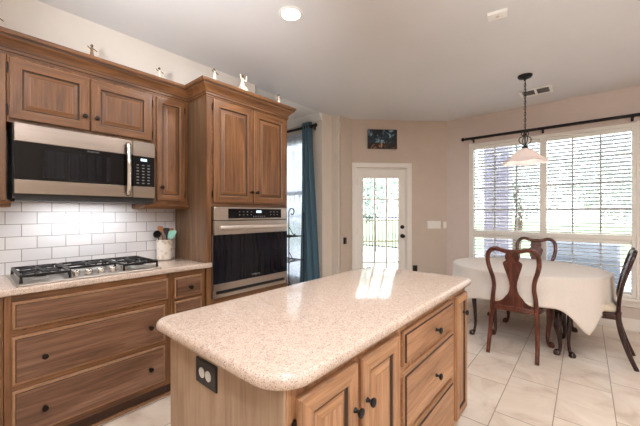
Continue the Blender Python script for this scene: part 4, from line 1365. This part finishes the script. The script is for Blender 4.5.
# lace
bm = B()
rows = []
for i in range(21):
    z = 2.52 - i / 20 * 2.46
    rows.append([bm.verts.new((-4.36 + j / 120 * 1.27, 3.375 + 0.012 * math.sin(j * 0.55) + 0.004 * math.sin(j * 1.7 + i * 0.2), z)) for j in range(121)])
for a, b in zip(rows[:-1], rows[1:]):
    for j in range(120):
        bm.faces.new((a[j], a[j + 1], b[j + 1], b[j]))
tag(obj('lace_curtain', bm, 'lace', angle=80), 'white patterned lace curtain over the recess window, behind the teal curtain', 'curtain')

# blinds
def blind(x0, x1, z0, z1, label, wand=None):
    t = thing('window_blind', ((x0 + x1) / 2, YE + 0.045, z0), label, 'blind', 'slatted blinds of the wide window')
    yb_ = YE + 0.046
    bm = B(); box(bm, x0, x1, yb_ - 0.027, yb_ + 0.027, z1 - 0.045, z1 - 0.001); obj('headrail', bm, 'whitegloss', t, bevel=0.003)
    bm = B()
    z = z1 - 0.075
    ta = math.radians(-14)
    while z > z0 + 0.035:
        obox(bm, (x0 + 0.003, yb_ - 0.025 * math.cos(ta), z - 0.025 * math.sin(ta)), (x1 - x0 - 0.006, 0, 0), (0, 0.05 * math.cos(ta), 0.05 * math.sin(ta)), (0, -0.003 * math.sin(ta), 0.003 * math.cos(ta)))
        z -= 0.0445
    obj('slats', bm, 'slat', t)
    bm = B(); box(bm, x0 + 0.003, x1 - 0.003, yb_ - 0.025, yb_ + 0.025, z0 + 0.004, z0 + 0.020); obj('bottom_rail', bm, 'whitegloss', t, bevel=0.003)
    for k in (1, 2):
        x = x0 + (x1 - x0) * k / 3
        bm = B()
        for dy in (-0.027, 0.027):
            box(bm, x - 0.003, x + 0.003, yb_ + dy - 0.0008, yb_ + dy + 0.0008, z0 + 0.015, z1 - 0.03)
        obj('ladder_tape', bm, 'grey', t)
blind(WX0 + J + 0.003, MX - 0.038, ZR + 0.030, WZ1 - 0.042, 'upper white blind beside the glazed door wall')
blind(MX + 0.038, WX1 - J - 0.003, ZR + 0.030, WZ1 - 0.042, 'upper white blind on the pane above the end chair')
blind(WX0 + J + 0.003, MX - 0.038, WZ0 + 0.041, ZR - 0.030, 'lower white blind behind the table, under the pane with the brick column')
blind(MX + 0.038, WX1 - J - 0.003, WZ0 + 0.041, ZR - 0.030, 'lower white blind behind the end chair')

# iron rack beside the oven tower
rk = thing('iron_rack', (-2.85, 2.62, 0), 'black wrought iron rack with a scroll top beside the oven tower', 'rack')
ux, uy = -2.702, 2.60
for k, (x, y) in enumerate(((ux, uy), (-3.02, uy), (ux - 0.0, uy + 0.26), (-3.02, uy + 0.26))):
    bm = B()
    sweep(bm, [(x, y, 0.0), (x, y, 1.33)], 0.007, 8)
    if k == 0:
        sc = []
        for q in range(28):
            a = PI - q / 27 * 1.75 * PI
            r_ = 0.052 * (1 - 0.55 * q / 27)
            sc.append((x + 0.052 + r_ * math.cos(a), y, 1.33 + r_ * math.sin(a)))
        sweep(bm, sc, 0.007, 8, up=(0, 1, 0))
    obj('upright', bm, 'black', rk)
for z in (1.03, 0.73, 0.38):
    bm = B()
    for y in (uy, uy + 0.26):
        sweep(bm, [(ux, y, z), (-3.02, y, z)], 0.005, 6)
    for k in range(9):
        x = ux - k * 0.0395
        sweep(bm, [(x, uy, z), (x, uy + 0.26, z)], 0.003, 6)
    obj('shelf', bm, 'black', rk)
    bm = B()
    bp = smooth_pts([(ux, uy, z + 0.13), (ux + 0.03, uy, z + 0.09), (ux + 0.075, uy, z + 0.04), (ux + 0.11, uy, z + 0.045), (ux + 0.07, uy, z + 0.02), (ux + 0.02, uy, z + 0.005), (ux, uy, z - 0.03)], 4)
    sweep(bm, bp, 0.005, 6, up=(0, 1, 0)); obj('scroll_bracket', bm, 'black', rk)
